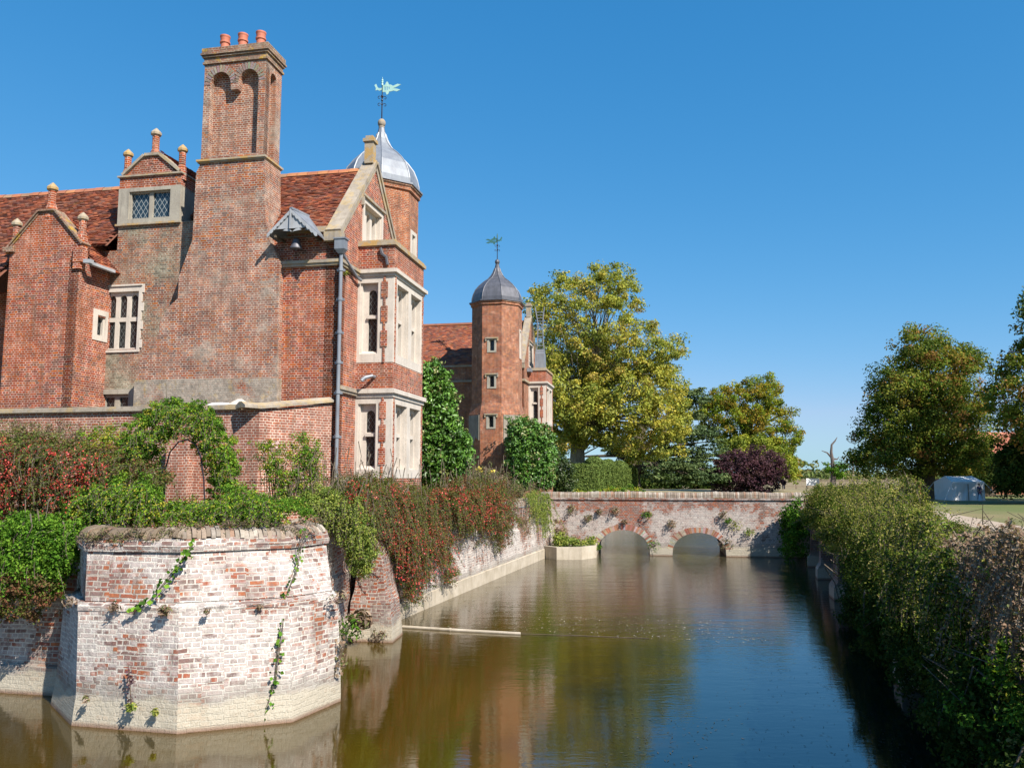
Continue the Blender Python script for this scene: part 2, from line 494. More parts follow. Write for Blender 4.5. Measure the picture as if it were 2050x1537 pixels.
def grass_mat():
    m, nt, out = new_mat('mown_grass')
    n = N(nt)
    pos = n('ShaderNodeNewGeometry').outputs['Position']
    a = n.noise(pos, .06, 6, .6); b = n.noise(pos, 1.2, 6, .7); f = n.noise(pos, 14, 3)
    c = n.mix(n.mapr(a, .42, .6), (.10, .13, .03), (.23, .18, .085))
    c = n.mix(n.mapr(b, .4, .7, 0, .5), c, (.17, .15, .05))
    c = n.mix(n.mapr(f, .3, .7, 0, .35), c, (.05, .07, .015))
    sp = n('ShaderNodeSeparateXYZ', {0: pos})
    far = n.mapr(sp.outputs[1], 100, 125)
    c = n.mix(far, c, n.mix(n.mapr(b, .3, .7), (.27, .21, .12), (.20, .17, .08)))
    bp = n('ShaderNodeBump', {'Height': n.math('ADD', f, b), 'Strength': .6, 'Distance': .06})
    bs = n('ShaderNodeBsdfPrincipled', {'Base Color': c, 'Roughness': .95, 'Normal': bp.outputs[0]})
    nt.links.new(bs.outputs[0], out.inputs[0])
    return m


def water_mat():
    m, nt, out = new_mat('moat_water')
    n = N(nt)
    pos = n('ShaderNodeNewGeometry').outputs['Position']
    v1 = n('ShaderNodeVectorMath', {0: pos, 1: (.9, 2.4, 1)}, operation='MULTIPLY').outputs[0]
    w1 = n.noise(v1, 3.2, 4, .55)
    w2 = n.noise(v1, .55, 3, .5)
    w3 = n.noise(v1, 11, 2, .5)
    h = n.math('ADD', n.math('MULTIPLY', w1, .30), n.math('ADD', n.math('MULTIPLY', w2, .6), n.math('MULTIPLY', w3, .07)))
    sp = n('ShaderNodeSeparateXYZ', {0: pos})
    st = n.math('ADD', n.mapr(sp.outputs[1], 14, 42, .06, .38), n.mapr(sp.outputs[1], 45, 50, 0, .6))
    bp = n('ShaderNodeBump', {'Height': h, 'Strength': st, 'Distance': .1})
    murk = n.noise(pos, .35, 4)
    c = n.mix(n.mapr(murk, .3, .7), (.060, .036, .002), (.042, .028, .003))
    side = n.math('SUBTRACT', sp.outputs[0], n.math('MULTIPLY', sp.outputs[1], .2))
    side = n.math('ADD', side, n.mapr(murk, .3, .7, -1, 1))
    c = n.mix(n.mapr(side, -3.0, -.3), c, (.003, .008, .008))  # shade on the right-hand water painted in as a darker base colour
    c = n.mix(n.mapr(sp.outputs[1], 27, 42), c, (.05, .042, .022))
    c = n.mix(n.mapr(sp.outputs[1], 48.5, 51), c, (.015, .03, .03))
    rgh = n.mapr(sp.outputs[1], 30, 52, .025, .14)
    bs = n('ShaderNodeBsdfPrincipled', {'Base Color': c, 'Roughness': rgh, 'IOR': 1.95, 'Normal': bp.outputs[0]})
    nt.links.new(bs.outputs[0], out.inputs[0])
    return m


def hedge_mat():
    return M['needle']


M['grass'] = grass_mat()
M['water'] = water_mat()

# ------------------------------------------------------------------ house building blocks
def fr_b(b): return (HO + V * b, U, -V)      # wall plane facing the camera, s = a
def fr_a(a): return (HO + U * a, V, U)       # wall plane facing the moat, s = b
def fr_g(o, ang):                             # free frame; ang = direction of the outward normal
    nd = Vector((math.cos(ang), math.sin(ang), 0)); return (Vector(o), Vector((-nd.y, nd.x, 0)), nd)


def rect(s0, s1, t0, t1): return [(s0, t0), (s1, t0), (s1, t1), (s0, t1)]


def arch_poly(s0, s1, t0, t1, rise=None, n=8, point=0.0):
    """light with an arched head: t1 is the crown"""
    w = (s1 - s0) / 2; c = (s0 + s1) / 2
    rise = w if rise is None else rise
    pts = [(s0, t0), (s1, t0), (s1, t1 - rise)]
    for i in range(1, n):
        t = math.pi * i / n
        q = 1 - abs(math.cos(t))
        pts.append((c + w * math.cos(t), t1 - rise + (rise - point) * math.sin(t) + point * q))
    pts.append((s0, t1 - rise))
    return pts


def box_fr(mb, fr, s0, s1, t0, t1, d0, d1, col=None):
    o, sd, nd = fr
    P = lambda s, t, d: o + sd * s + Z * t + nd * d
    mb.hexa([P(s0, t0, d0), P(s1, t0, d0), P(s1, t0, d1), P(s0, t0, d1),
             P(s0, t1, d0), P(s1, t1, d0), P(s1, t1, d1), P(s0, t1, d1)], col)


def window(parent, fr, outer, opening, lights, d=.03, rec=.14, stone='stone', glass='glass', pane_d=.06, label=None, thick=.10):
    """surround plate with a recessed plate of lights; pane is its own sub-part"""
    mb = MB()
    mb.plate(fr, rect(*outer), [rect(*opening)], d, d - rec)
    o2 = (opening[0], opening[1], opening[2], opening[3])
    mb.plate(fr, rect(o2[0] + .001, o2[1] - .001, o2[2] + .001, o2[3] - .001), lights, d - rec, d - rec - thick)
    # chamfer strips on the jambs
    for s, e in ((opening[0], 1), (opening[1], -1)):
        box_fr(mb, fr, s + .002 * e, s + .05 * e, opening[2] + .002, opening[3] - .002, d - .06, d - rec + .002)
    w = mb.build('window', M[stone], parent)
    if label: w['label'] = label
    p = MB()
    o, sd, nd = fr
    P = lambda s, t, dd: o + sd * s + Z * t + nd * dd
    dd = d - rec - (pane_d if thick == .10 else thick - .02)
    p.add([P(opening[0] + .01, opening[2] + .01, dd), P(opening[1] - .01, opening[2] + .01, dd),
           P(opening[1] - .01, opening[3] - .01, dd), P(opening[0] + .01, opening[3] - .01, dd)], [(0, 1, 2, 3)])
    p.build('pane', M[glass], w)
    return w


def tiles(mb, o, al, up, length, slope, ch=.105, tw=.17, clip=None, pal=None, seed=0):
    rg = random.Random(seed)
    pal = pal or [(.34, .10, .05), (.27, .08, .045), (.21, .065, .045), (.38, .13, .06), (.30, .11, .065), (.16, .065, .05), (.25, .115, .08), (.31, .09, .04)]
    o = Vector(o); al = Vector(al).normalized(); up = Vector(up).normalized()
    nr = al.cross(up)
    if nr.z < 0: nr = -nr
    rows = int(slope / ch); n = int(length / tw) + 1
    for j in range(rows + 1):
        s0 = j * ch; s1 = min(slope, s0 + ch * 1.12)
        if s1 - s0 < .02: continue
        rowj = rg.uniform(-.006, .006)
        for i in range(n):
            x0 = i * tw + (tw / 2 if j % 2 else 0) + rg.uniform(-.006, .006); x1 = min(x0 + tw - .008, length)
            if x1 <= x0: continue
            if clip and not clip((x0 + x1) / 2, s0 + ch / 2): continue
            lf = .034 + rg.uniform(-.006, .018); sg = rg.uniform(-.014, .014) + rowj
            c = rg.choice(pal); k = rg.uniform(.75, 1.2); c = tuple(min(1, q * k) for q in c)
            a, b = o + al * x0 + up * (s0 + sg), o + al * x1 + up * (s0 + sg + rg.uniform(-.005, .005))
            cc, dd = o + al * x1 + up * s1, o + al * x0 + up * s1
            mb.add([a + nr * lf, b + nr * (lf + rg.uniform(-.004, .004)), cc + nr * .008, dd + nr * .008, a, b],
                   [(0, 1, 2, 3), (4, 5, 1, 0)], c)


def finial(parent, base, h, w=.26, mat='brick_red', capmat='stone_lichen'):
    """octagonal brick shaft with moulded cap, on a small plinth"""
    p = MB()
    x, y, z = base
    p.lathe(base, [(w * .72, z - .25), (w * .72, z + .1), (w * .58, z + .16), (w * .62, z + .2), (w * .46, z + .26), (w * .46, z + h * .78)], 8, rot=TH)
    o = p.build('finial', M[mat], parent)
    c = MB()
    t = z + h * .78
    c.lathe(base, [(w * .46, t - .001), (w * .68, t + .04), (w * .70, t + .11), (w * .5, t + .17), (w * .15, t + .26), (.01, t + .28)], 8, rot=TH)
    c.build('cap', M[capmat], o)
    return o


def octo(c, r, z, rot=R(-79)):
    return [(c.x + r * math.cos(rot + k * math.pi / 4), c.y + r * math.sin(rot + k * math.pi / 4), z) for k in range(8)]


def vane(parent, c, z0, mat, flip=1):
    """iron rod with scrolls and a pierced banner"""
    p = MB()
    p.tube([(c.x, c.y, z0), (c.x, c.y, z0 + 1.75)], [.028, .018], 6)
    p.ball((c.x, c.y, z0 + 1.0), .05, 8, 6); p.ball((c.x, c.y, z0 + .82), .045, 8, 6)
    for zz in (z0 + .62, z0 + .92):
        for ang in (0, math.pi / 2, math.pi, 1.5 * math.pi):
            d = Vector((math.cos(ang + TH), math.sin(ang + TH), 0))
            pts = []
            for i in range(11):
                t = i / 10 * 1.7 * math.pi
                rr = .085 * (1 - i / 16)
                pts.append(Vector((c.x, c.y, zz)) + d * (.11 - rr * math.cos(t)) + Z * (rr * math.sin(t)))
            p.tube(pts, .013, 5)
    r = p.build('vane_rod', M['iron'], parent)
    f = MB()
    d = Vector((math.cos(R(-12)), math.sin(R(-12)), 0)) * flip
    fr = (Vector((c.x, c.y, 0)), d, Vector((-d.y, d.x, 0)))
    zz = z0 + 1.16
    holes = [rect(.10, .14, zz + .07, zz + .22), rect(.19, .23, zz + .07, zz + .22), rect(.27, .31, zz + .1, zz + .2)]
    f.plate(fr, [(.02, zz), (.38, zz), (.5, zz + .02), (.62, zz - .03), (.78, zz + .03), (.62, zz + .09), (.46, zz + .12), (.62, zz + .17),
                 (.80, zz + .25), (.64, zz + .29), (.46, zz + .22), (.38, zz + .28), (.28, zz + .30), (.24, zz + .40), (.2, zz + .44), (.16, zz + .40), (.12, zz + .30), (.02, zz + .30)],
            holes, .012, -.012, back=True)
    f.plate(fr, [(-.02, zz + .1), (-.12, zz + .07), (-.2, zz + .12), (-.29, zz + .10), (-.27, zz + .2), (-.34, zz + .33), (-.27, zz + .38), (-.22, zz + .27), (-.17, zz + .2), (-.1, zz + .18), (-.02, zz + .19)],
            [], .012, -.012, back=True)
    f.plate(fr, [(.14, zz), (.2, zz - .13), (.26, zz - .09), (.3, zz)], [], .012, -.012, back=True)
    f.tube([(c.x, c.y, zz + .3), (c.x, c.y, zz + .42)], [.04, .03], 8)
    f.lathe((c.x, c.y, 0), [(.05, zz + .42), (.03, zz + .47), (.045, zz + .5), (.012, zz + .58), (.002, zz + .66)], 8)
    f.build('banner', M[mat], r)
    return r


def turret(parent, a, b, r, z0, zs, ze, leadmat, vmat, brick, flip=1, holes=()):
    c = hp(a, b, 0)
    p = MB()
    p.rings([octo(c, r * 1.11, zs - .25), octo(c, r, zs + .45)], cap_top=False, cap_bot=False)
    for k in range(8):
        for rr_, za, zb in ((r * 1.11, z0, zs - .25), (r, zs + .45, ze - .28)):
            hw = rr_ * math.sin(math.pi / 8)
            hs_ = [rect(s0, s1, t0, t1) for kk, s0, s1, t0, t1 in holes if kk == k and za < t0 < zb]
            p.plate(face_frame(c, rr_, k), rect(-hw, hw, za, zb), hs_, 0, -.02)
    p.rings([octo(c, r * 1.0, ze - .28), octo(c, r * 1.05, ze - .22), octo(c, r * 1.05, ze - .12), octo(c, r * 1.09, ze - .06), octo(c, r * 1.09, ze)])
    t = p.build('turret', M[brick], parent)
    q = MB()
    q.rings([octo(c, r * 1.12, ze + .004), octo(c, r * 1.12, ze + .07), octo(c, r * 1.03, ze + .10)], cap_top=False)
    prof = [(r * 1.01, ze + .10), (r * 1.01, ze + .3), (r * .965, ze + .6), (r * .87, ze + .95), (r * .72, ze + 1.25), (r * .55, ze + 1.5),
            (r * .37, ze + 1.72), (r * .25, ze + 1.95), (r * .165, ze + 2.2), (r * .11, ze + 2.45), (r * .075, ze + 2.7), (.06, ze + 2.78)]
    q.rings([octo(c, rr, z) for rr, z in prof], cap_bot=False)
    for k in range(8):
        an = R(-79) + k * math.pi / 4
        q.tube([(c.x + rr * math.cos(an), c.y + rr * math.sin(an), z) for rr, z in prof[:-2]], .03, 5)
    cu = q.build('cupola', M[leadmat], t)
    bl = MB(); bl.ball((c.x, c.y, ze + 2.9), .16, 16, 10, sq=1.15)
    bl.tube([(c.x, c.y, ze + 2.7), (c.x, c.y, ze + 2.76)], .12, 12)
    bl.build('finial_ball', M['stone_old' if leadmat == 'lead' else 'lead_dark'], t)
    vane(parent, c, ze + 3.05, vmat, flip)
    return t


def face_frame(c, r, k, rot=R(-79)):
    """frame of octagon face k (between vertices k and k+1); s centred on the face"""
    am = rot + (k + .5) * math.pi / 4
    nd = Vector((math.cos(am), math.sin(am), 0))
    return (Vector((c.x, c.y, 0)) + nd * (r * math.cos(math.pi / 8)), Vector((-nd.y, nd.x, 0)), nd)


def sloped_coping(mb, fr, pts, w, h, over, depth):
    """coping bars along a polyline in a wall plane"""
    o, sd, nd = fr
    for (s0, t0), (s1, t1) in zip(pts, pts[1:]):
        d = Vector((s1 - s0, t1 - t0)); d.normalize(); nx, ny = -d.y, d.x
        if ny < 0: nx, ny = -nx, -ny
        P = lambda s, t, k, e: o + sd * (s + nx * k) + Z * (t + ny * k) + nd * e
        mb.hexa([P(s0, t0, 0, over), P(s1, t1, 0, over), P(s1, t1, 0, -depth), P(s0, t0, 0, -depth),
                 P(s0, t0, h, over), P(s1, t1, h, over), P(s1, t1, h, -depth), P(s0, t0, h, -depth)])
        mb.hexa([P(s0, t0, -w, over - .05), P(s1, t1, -w, over - .05), P(s1, t1, -w, -.03), P(s0, t0, -w, -.03),
                 P(s0, t0, -.002, over - .05), P(s1, t1, -.002, over - .05), P(s1, t1, -.002, -.03), P(s0, t0, -.002, -.03)])


def bay(parent, b0, b1, aw, zpar=11.62):
    """two-storey square bay on the moat front"""
    ZB = [(2.3, 4.12), (6.9, 7.74), (10.72, zpar - .12)]
    p = MB()
    for z0, z1 in ZB:
        p.hbox(-.05, aw, b0, b1, z0, z1)
    # toothed brick strips between the stone surrounds
    for zlo, zhi in ((4.12, 6.62), (7.74, 10.5)):
        for fr, sc, hw, nh in ((fr_b(b0), aw - .29, .035, .105), (fr_a(aw), b0 + .13, .02, .045), (fr_a(aw), b1 - .13, .02, .045)):
            box_fr(p, fr, sc - hw, sc + hw, zlo, zhi, .012, .040)
            k = 3
            step = (zhi - zlo) / (k + .5)
            for i in range(k):
                zc = zhi - step * (i + .55)
                box_fr(p, fr, sc - nh, sc + nh, zc - .26, zc + .26, .012, .043)
    bw = p.build('bay', M['brick_red'], parent)
    c = MB()
    for z0, z1, e in ((6.64, 6.76, .05), (6.76, 6.9, .12), (10.5, 10.6, .05), (10.6, 10.72, .13)):
        c.hbox(-.03, aw + e, b0 - e, b1 + e, z0 + .001, z1)
        if z0 in (6.76, 10.6): c.build('cornice', M['stone'], bw); c = MB()
    q = MB()
    q.hbox(-.03, aw + .07, b0 - .07, b1 + .07, zpar - .12, zpar)
    q.hbox(-.03, aw + .02, b0 - .02, b1 + .02, zpar, zpar + .07)
    q.build('parapet_coping', M['stone_lichen'], bw)
    s = MB()   # stone piers carrying the windows (solid behind the plates)
    for z0, z1 in ((4.12, 6.64), (7.74, 10.5)):
        s.hbox(.98, aw - .01, b0 + .012, b0 + .3, z0, z1)
        s.hbox(-.04, .06, b0 + .012, b0 + .3, z0, z1)
        s.hbox(aw - .3, aw - .012, b1 - .3, b1 - .01, z0, z1)
        s.hbox(-.04, aw - .31, b1 - .12, b1 - .01, z0, z1)
        s.hbox(aw - .5, aw - .03, (b0 + b1) / 2 - .08, (b0 + b1) / 2 + .08, z0, z1)
    s.build('bay_pier', M['stone'], bw)
    # side lights
    for z0, z1 in ((4.12, 6.64), (7.74, 10.5)):
        oz0, oz1 = z0 + .28, z1 - .2
        zm = (oz0 + oz1) / 2 + .05
        window(parent, fr_b(b0), (-.06, aw, z0, z1), (.09, .69, oz0, oz1),
               [arch_poly(.31, .60, zm + .08, oz1 - .2, .17), rect(.31, .60, oz0 + .06, zm - .05)], d=.01, rec=.17)
        t = MB(); box_fr(t, fr_b(b0), .2, .66, zm - .05, zm + .02, -.10, -.25)
        L = b1 - b0
        # front: two openings of two lights each
        for k in range(2):
            s0 = b0 + .34 + k * (L / 2 - .22) + (.06 if k else 0); s1 = s0 + (L / 2 - .42)
            so0 = b0 if k == 0 else (b0 + b1) / 2; so1 = (b0 + b1) / 2 if k == 0 else b1
            lw = (s1 - s0) / 2
            ls = []
            for j in range(2):
                l0 = s0 + .12 + j * lw; l1 = l0 + lw - .24
                ls += [arch_poly(l0, l1, zm + .08, oz1 - .1, .2), rect(l0, l1, oz0 + .05, zm - .04)]
            window(parent, fr_a(aw), (so0, so1, z0, z1), (s0, s1, oz0, oz1), ls, d=.01, rec=.2, thick=.26)
        # sloping sills
        sl = MB()
        o, sd, nd = fr_b(b0)
        sl.add([o + sd * .09 + Z * (oz0 + .1) - nd * .16, o + sd * .69 + Z * (oz0 + .1) - nd * .16, o + sd * .69 + Z * oz0 + nd * .005, o + sd * .09 + Z * oz0 + nd * .005], [(0, 1, 2, 3)])
        sl.build('sill', M['stone'], bw)
        sl = MB(); box_fr(sl, fr_b(b0), .30, .62, zm - .05, zm + .04, -.08, -.17)
        sl.build('transom', M['stone'], bw)
    return bw


def gable_wall(parent, b0, b1, zb, ze, bap, zap, win, brick='brick_red'):
    p = MB()
    p.plate(fr_a(0), [(b0, zb), (b1, zb), (b1, ze), (bap, zap), (b0, ze)], [rect(win[0], win[1], win[2], win[3])], 0, -.45)
    p.build('gable_wall', M[brick], parent)
    c = MB()
    sloped_coping(c, fr_a(0), [(b0 - .12, ze - .12), (bap, zap + .01)], .16, .12, .09, .40)
    sloped_coping(c, fr_a(0), [(bap, zap + .01), (b1 + .12, ze - .12)], .16, .12, .09, .40)
    box_fr(c, fr_a(0), b0 - .22, b0 + .12, ze - .38, ze - .1, .1, -.44)
    c.build('gable_coping', M['stone_old'], parent)
    w = win
    n = 3; lw = (w[1] - w[0] - .36) / n
    ls = [arch_poly(w[0] + .18 + i * lw + .10, w[0] + .18 + (i + 1) * lw - .10, w[2] + .16, w[3] - .28, .17) for i in range(n)]
    window(parent, fr_a(0), (w[0], w[1], w[2], w[3]), (w[0] + .14, w[1] - .14, w[2] + .1, w[3] - .16), ls, d=.04, rec=.2, thick=.2)
    h = MB(); box_fr(h, fr_a(0), w[0] - .1, w[1] + .1, w[3] + .01, w[3] + .1, .11, -.05)
    box_fr(h, fr_a(0), w[0] - .1, w[0] - .02, w[3] - .3, w[3] + .005, .09, -.05)
    h.build('hood_mould', M['stone_old'], parent)


# ================================================================== NEAR WING
wing = thing('manor_house', 'near brick manor house wing with tall three-pot chimney and stone bay beside the moat', 'house', hp(-6, 2.8, 2.7))
w_front = MB()
w_front.plate(fr_b(0), [(-2.6, 2.3), (0, 2.3), (0, 11.56), (-2.6, 11.56)], [], 0, -.45)
w_front.build('side_wall', M['brick_red'], wing)
w_front = MB()
w_front.plate(fr_b(.12), [(-22, 2.3), (-10.6, 2.3), (-10.6, 10.2), (-22, 10.2)], [], 0, -.4)
w_front.build('side_wall', M['brick_red'], wing)
BEFORE = set(o.name for o in bpy.data.objects)
tw = MB()
tw.plate(fr_b(.12), [(-8.5, 2.3), (-4.0, 2.3), (-4.0, 12.28), (-7.73, 12.28), (-7.73, 11.45), (-8.5, 11.45)],
         [rect(-8.0, -6.83, 8.17, 10.12), rect(-8.06, -6.9, 6.1, 6.75)], 0, -.6)
tw.hbox(-7.72, -5.51, .72, 2.4, 11.0, 12.28)
tw.build('tower_wall', M['brick_tower'], wing)
SHIFT = [o for o in bpy.data.objects if o.name not in BEFORE]
back = MB()
back.plate(fr_b(5.7), [(-22, 2.3), (0, 2.3), (0, 11.5), (-22, 11.5)], [], 0, -.4)
back.build('rear_wall', M['brick_red'], wing)
# roof
RZ, RB = 14.6, 2.85
p = MB()
upf = (hp(0, RB, RZ) - hp(0, -.05, 11.6)).normalized()
Lr = (hp(0, RB, RZ) - hp(0, -.05, 11.6)).length
tiles(p, hp(-18, -.05, 11.6), U, upf, 17.65, Lr, clip=lambda x, s: not (-8.0 < x - 18 < -4.7 and s < 1.55), seed=1)
tiles(p, hp(-18, -1.55, 10.0), U, (hp(0, -.05, 11.6) - hp(0, -1.55, 10.0)), 10.2, (hp(0, -.05, 11.6) - hp(0, -1.55, 10.0)).length,
      clip=lambda x, s: not (-10.95 < x - 18 < -7.7), seed=2)
zr = lambda b_: 11.55 + (b_ + .03) / (RB + .03) * (RZ - .06 - 11.55)
for x0_, x1_, b_ in ((-18, -7.95, -.03), (-7.95, -4.7, 1.05), (-4.7, -.35, -.03)):
    p.add([hp(x0_, b_, zr(b_)), hp(x1_, b_, zr(b_)), hp(x1_, RB, RZ - .06), hp(x0_, RB, RZ - .06)], [(0, 1, 2, 3)], (.2, .08, .05))
p.add([hp(-18, -1.5, 9.95), hp(-10.9, -1.5, 9.95), hp(-10.9, -.03, 11.5), hp(-18, -.03, 11.5)], [(0, 1, 2, 3)], (.2, .08, .05))
p.add([hp(-18, RB, RZ), hp(-.35, RB, RZ), hp(-.35, 5.8, 11.5), hp(-18, 5.8, 11.5)], [(0, 1, 2, 3)], (.3, .1, .06))
x = -18.0
rg = random.Random(5)
while x < -.5:     # ridge tiles
    c = rg.choice([(.42, .16, .08), (.36, .14, .08), (.46, .20, .09), (.34, .2, .12)])
    L_ = .38
    pts = [(-.17, -.13), (-.11, -.02), (0, .05), (.11, -.02), (.17, -.13)]
    e = rg.uniform(0, .015)
    vs = [hp(x, RB + q[0], RZ + q[1] + .02 + e) for q in pts] + [hp(x + L_ - .01, RB + q[0], RZ + q[1] + .02 + e) for q in pts]
    p.add(vs, [(i, i + 1, i + 6, i + 5) for i in range(4)] + [(0, 1, 2, 3, 4)], c)
    x += L_
p.build('roof', M['tile'], wing)
e = MB()
e.hbox(-2.2, -.02, -.09, .22, 11.56, 11.68)
e.hbox(-2.2, -.02, -.04, .2, 11.68, 11.75)
e.build('eaves_coping', M['stone_lichen'], wing)
gable_wall(wing, 0, 5.7, 2.3, 11.62, 2.85, 14.78, (1.75, 3.62, 11.74, 13.25))
f = MB()
fb = hp(-.12, 2.65, 14.7)
f.bar(fb, fb + Z * .75, .30, .30, up=V); f.bar(fb + Z * .75, fb + Z * .86, .40, .40, up=V); f.bar(fb + Z * .86, fb + Z * .97, .26, .26, up=V)
f.build('finial', M['stone_lichen'], wing)
s = MB()
s.hbox(-2.15, .085, -.085, .0, 10.52, 10.60); s.hbox(-2.15, .13, -.13, .0, 10.60, 10.70)
s.hbox(0, .085, 0, 1.42, 10.52, 10.60); s.hbox(0, .13, 0, 1.37, 10.60, 10.70)
s.build('string_course', M['stone_old'], wing)
s = MB()
s.hbox(0, .085, 0, 1.42, 6.68, 6.76); s.hbox(0, .13, 0, 1.37, 6.76, 6.87)
s.build('string_course', M['stone_old'], wing)
bay(wing, 1.5, 4.65, 1.2)
# chimney stack
outl = [(-6.47, 2.3), (-1.78, 2.3), (-1.78, 6.45), (-1.83, 10.65), (-2.2, 11.39), (-2.35, 11.99), (-2.39, 12.6), (-2.44, 13.94), (-4.62, 13.94),
        (-4.76, 13.68), (-4.79, 11.5), (-5.08, 10.69), (-5.2, 10.31), (-5.2, 9.66), (-5.46, 9.44), (-5.78, 8.98), (-5.79, 8.57), (-6.09, 8.23), (-6.42, 7.79), (-6.43, 7.31), (-6.51, 7.2)]
p = MB(); p.plate(fr_b(-.25), outl, [], 0, -1.05)
st = p.build('chimney', M['brick_grey'], wing)
p = MB(); p.plate(fr_b(-.25), [(-6.52, 6.2), (-1.76, 6.2), (-1.77, 7.1), (-6.53, 7.14)], [], .045, -.5)
p.build('plinth', M['brick_plinth'], st)
p = MB()
SA, SB = -4.62, -2.5
hl = [(-4.40, 14.15), (-2.74, 14.15), (-2.74, 16.5)]
for i in range(9):
    t = math.pi * i / 8; hl.append((-3.08 + .34 * math.cos(t), 16.52 + .40 * math.sin(t)))
hl += [(-3.45, 16.3), (-3.68, 16.3)]
for i in range(9):
    t = math.pi * i / 8; hl.append((-4.05 + .35 * math.cos(t), 16.5 + .42 * math.sin(t)))
p.plate(fr_b(-.25), rect(SA, SB, 13.98, 17.2), [hl], 0, -.24)
p.plate(fr_a(SB), rect(-.248, .8, 13.98, 17.2), [arch_poly(.06, .46, 14.1, 16.95)], 0, -.205)
p.build('upper_stack', M['brick_grey'], st)
p = MB(); p.hbox(SA + .002, SB - .2, -.02, .8, 13.985, 17.19)
p.build('recessed_panel', M['brick_stack'], st)
p = MB()
for ctr, r0, zc in ((-3.08, .35, 16.52), (-4.05, .36, 16.5)):     # soldier ring round each arch
    for i in range(15):
        t = math.pi * (i + .5) / 15
        d = Vector((math.cos(t), math.sin(t)))
        o = HO + V * -.25
        P = lambda k, w_, dd: o + U * (ctr + d.x * k - d.y * w_) + Z * (zc + d.y * k * 1.15 + d.x * w_) - V * dd
        p.hexa([P(r0, -.03, .012), P(r0, .03, .012), P(r0, .03, -.01), P(r0, -.03, -.01), P(r0 + .2, -.04, .012), P(r0 + .2, .04, .012), P(r0 + .2, .04, -.01), P(r0 + .2, -.04, -.01)],
               tuple(q * random.uniform(.8, 1.2) for q in (.27, .22, .19)))
p.build('arch_ring', M['cope_brick'], st)
p = MB()
for z0, z1, e_ in ((13.94, 13.985, .05), (13.985, 14.05, .085)): p.hbox(SA - e_ - .03, SB + e_ + .03, -.25 - e_, .8 + e_, z0, z1)
p.build('stack_band', M['stone_lichen'], st)
p = MB()
for z0, z1, e_ in ((17.201, 17.27, .05), (17.27, 17.42, .02), (17.42, 17.49, .07), (17.49, 17.55, .11), (17.55, 17.72, .08)): p.hbox(SA - e_, SB + e_, -.25 - e_, .8 + e_, z0, z1)
p.build('stack_cap', M['brick_cap'], st)
for a_ in (-4.25, -3.62, -2.99):
    p = MB(); c = hp(a_, .25, 0)
    z0 = 17.7
    p.lathe((c.x, c.y, 0), [(.19, z0), (.17, z0 + .05), (.145, z0 + .15), (.135, z0 + .42), (.165, z0 + .45), (.165, z0 + .5), (.14, z0 + .52), (.15, z0 + .62), (.165, z0 + .66), (.165, z0 + .70), (.12, z0 + .70), (.12, z0 + .5)], 20)
    p.build('chimney_pot', M['pot'], st, smooth=False)
# tower windows
BEFORE = set(o.name for o in bpy.data.objects)
window(wing, fr_b(.12), (-8.12, -6.72, 8.07, 10.22), (-8.02, -6.82, 8.14, 10.05),
       [arch_poly(-7.96 + i * .40, -7.70 + i * .40, 9.22, 9.95, .15) for i in range(3)] + [rect(-7.96 + i * .40, -7.70 + i * .40, 8.22, 9.08) for i in range(3)], d=.04, rec=.1)
h = MB(); box_fr(h, fr_b(.12), -8.14, -6.70, 10.225, 10.28, .08, -.03)
for i in range(7):
    zc = 8.2 + i * .3
    box_fr(h, fr_b(.12), -6.72, -6.70 if i % 2 else -6.64, zc, zc + .27, .035, -.03)
h.build('hood_mould', M['stone'], wing)
window(wing, fr_b(.12), (-8.16, -6.82, 5.6, 6.88), (-7.98, -7.0, 5.75, 6.72), [rect(-7.90, -7.58, 5.8, 6.62), rect(-7.40, -7.08, 5.8, 6.62)], d=.04, rec=.12, stone='stone_grey')
# stone dormer over the tower
d = MB()
window(wing, fr_b(.12), (-7.75, -5.50, 12.30, 13.50), (-7.36, -5.86, 12.46, 13.38), [rect(-7.33, -6.68, 12.5, 13.33), rect(-6.54, -5.89, 12.5, 13.33)],
       d=.045, rec=.10, stone='stone_grey', glass='glass_sky', label='two-light stone dormer window with diamond leaded panes')
d.hbox(-7.72, -5.52, .30, 2.6, 12.29, 13.50)
d.hbox(-5.52, -5.495, .2, .55, 12.31, 13.49); d.hbox(-5.52, -5.495, 1.25, 2.4, 12.31, 13.49); d.hbox(-5.52, -5.495, .55, 1.25, 12.31, 12.5)
d.build('dormer_side', M['stone_grey'], wing)
d = MB(); d.hbox(-7.80, -5.45, .03, .5, 12.24, 12.30); d.hbox(-7.8, -5.44, .5, 1.6, 12.24, 12.30)
d.build('dormer_sill', M['stone_lichen'], wing)
d = MB()
d.hbox(-7.74, -5.50, .085, 2.6, 13.50, 13.88)
d.plate(fr_b(.10), [(-7.55, 13.93), (-5.68, 13.93), (-6.3, 14.52), (-6.9, 14.52)], [], 0, -.35)
d.build('dormer_gable', M['brick_red'], wing)
d = MB()
d.hbox(-7.80, -5.44, .02, 2.6, 13.88, 13.935)
sloped_coping(d, fr_b(.10), [(-7.62, 13.94), (-6.86, 14.56)], .02, .09, .07, .36); sloped_coping(d, fr_b(.10), [(-6.86, 14.56), (-6.34, 14.56)], .02, .09, .07, .36)
sloped_coping(d, fr_b(.10), [(-6.34, 14.56), (-5.58, 13.94)], .02, .09, .07, .36)
d.build('dormer_coping', M['stone_old'], wing)
d = MB()
tiles(d, hp(-5.55, .35, 13.95), V, (hp(-6.6, 0, 14.9) - hp(-5.55, 0, 13.95)), 2.3, 1.35, seed=6)
d.add([hp(-5.57, .35, 13.93), hp(-5.57, 2.7, 13.93), hp(-6.6, 2.7, 14.86), hp(-6.6, .35, 14.86)], [(0, 1, 2, 3)], (.2, .08, .05))
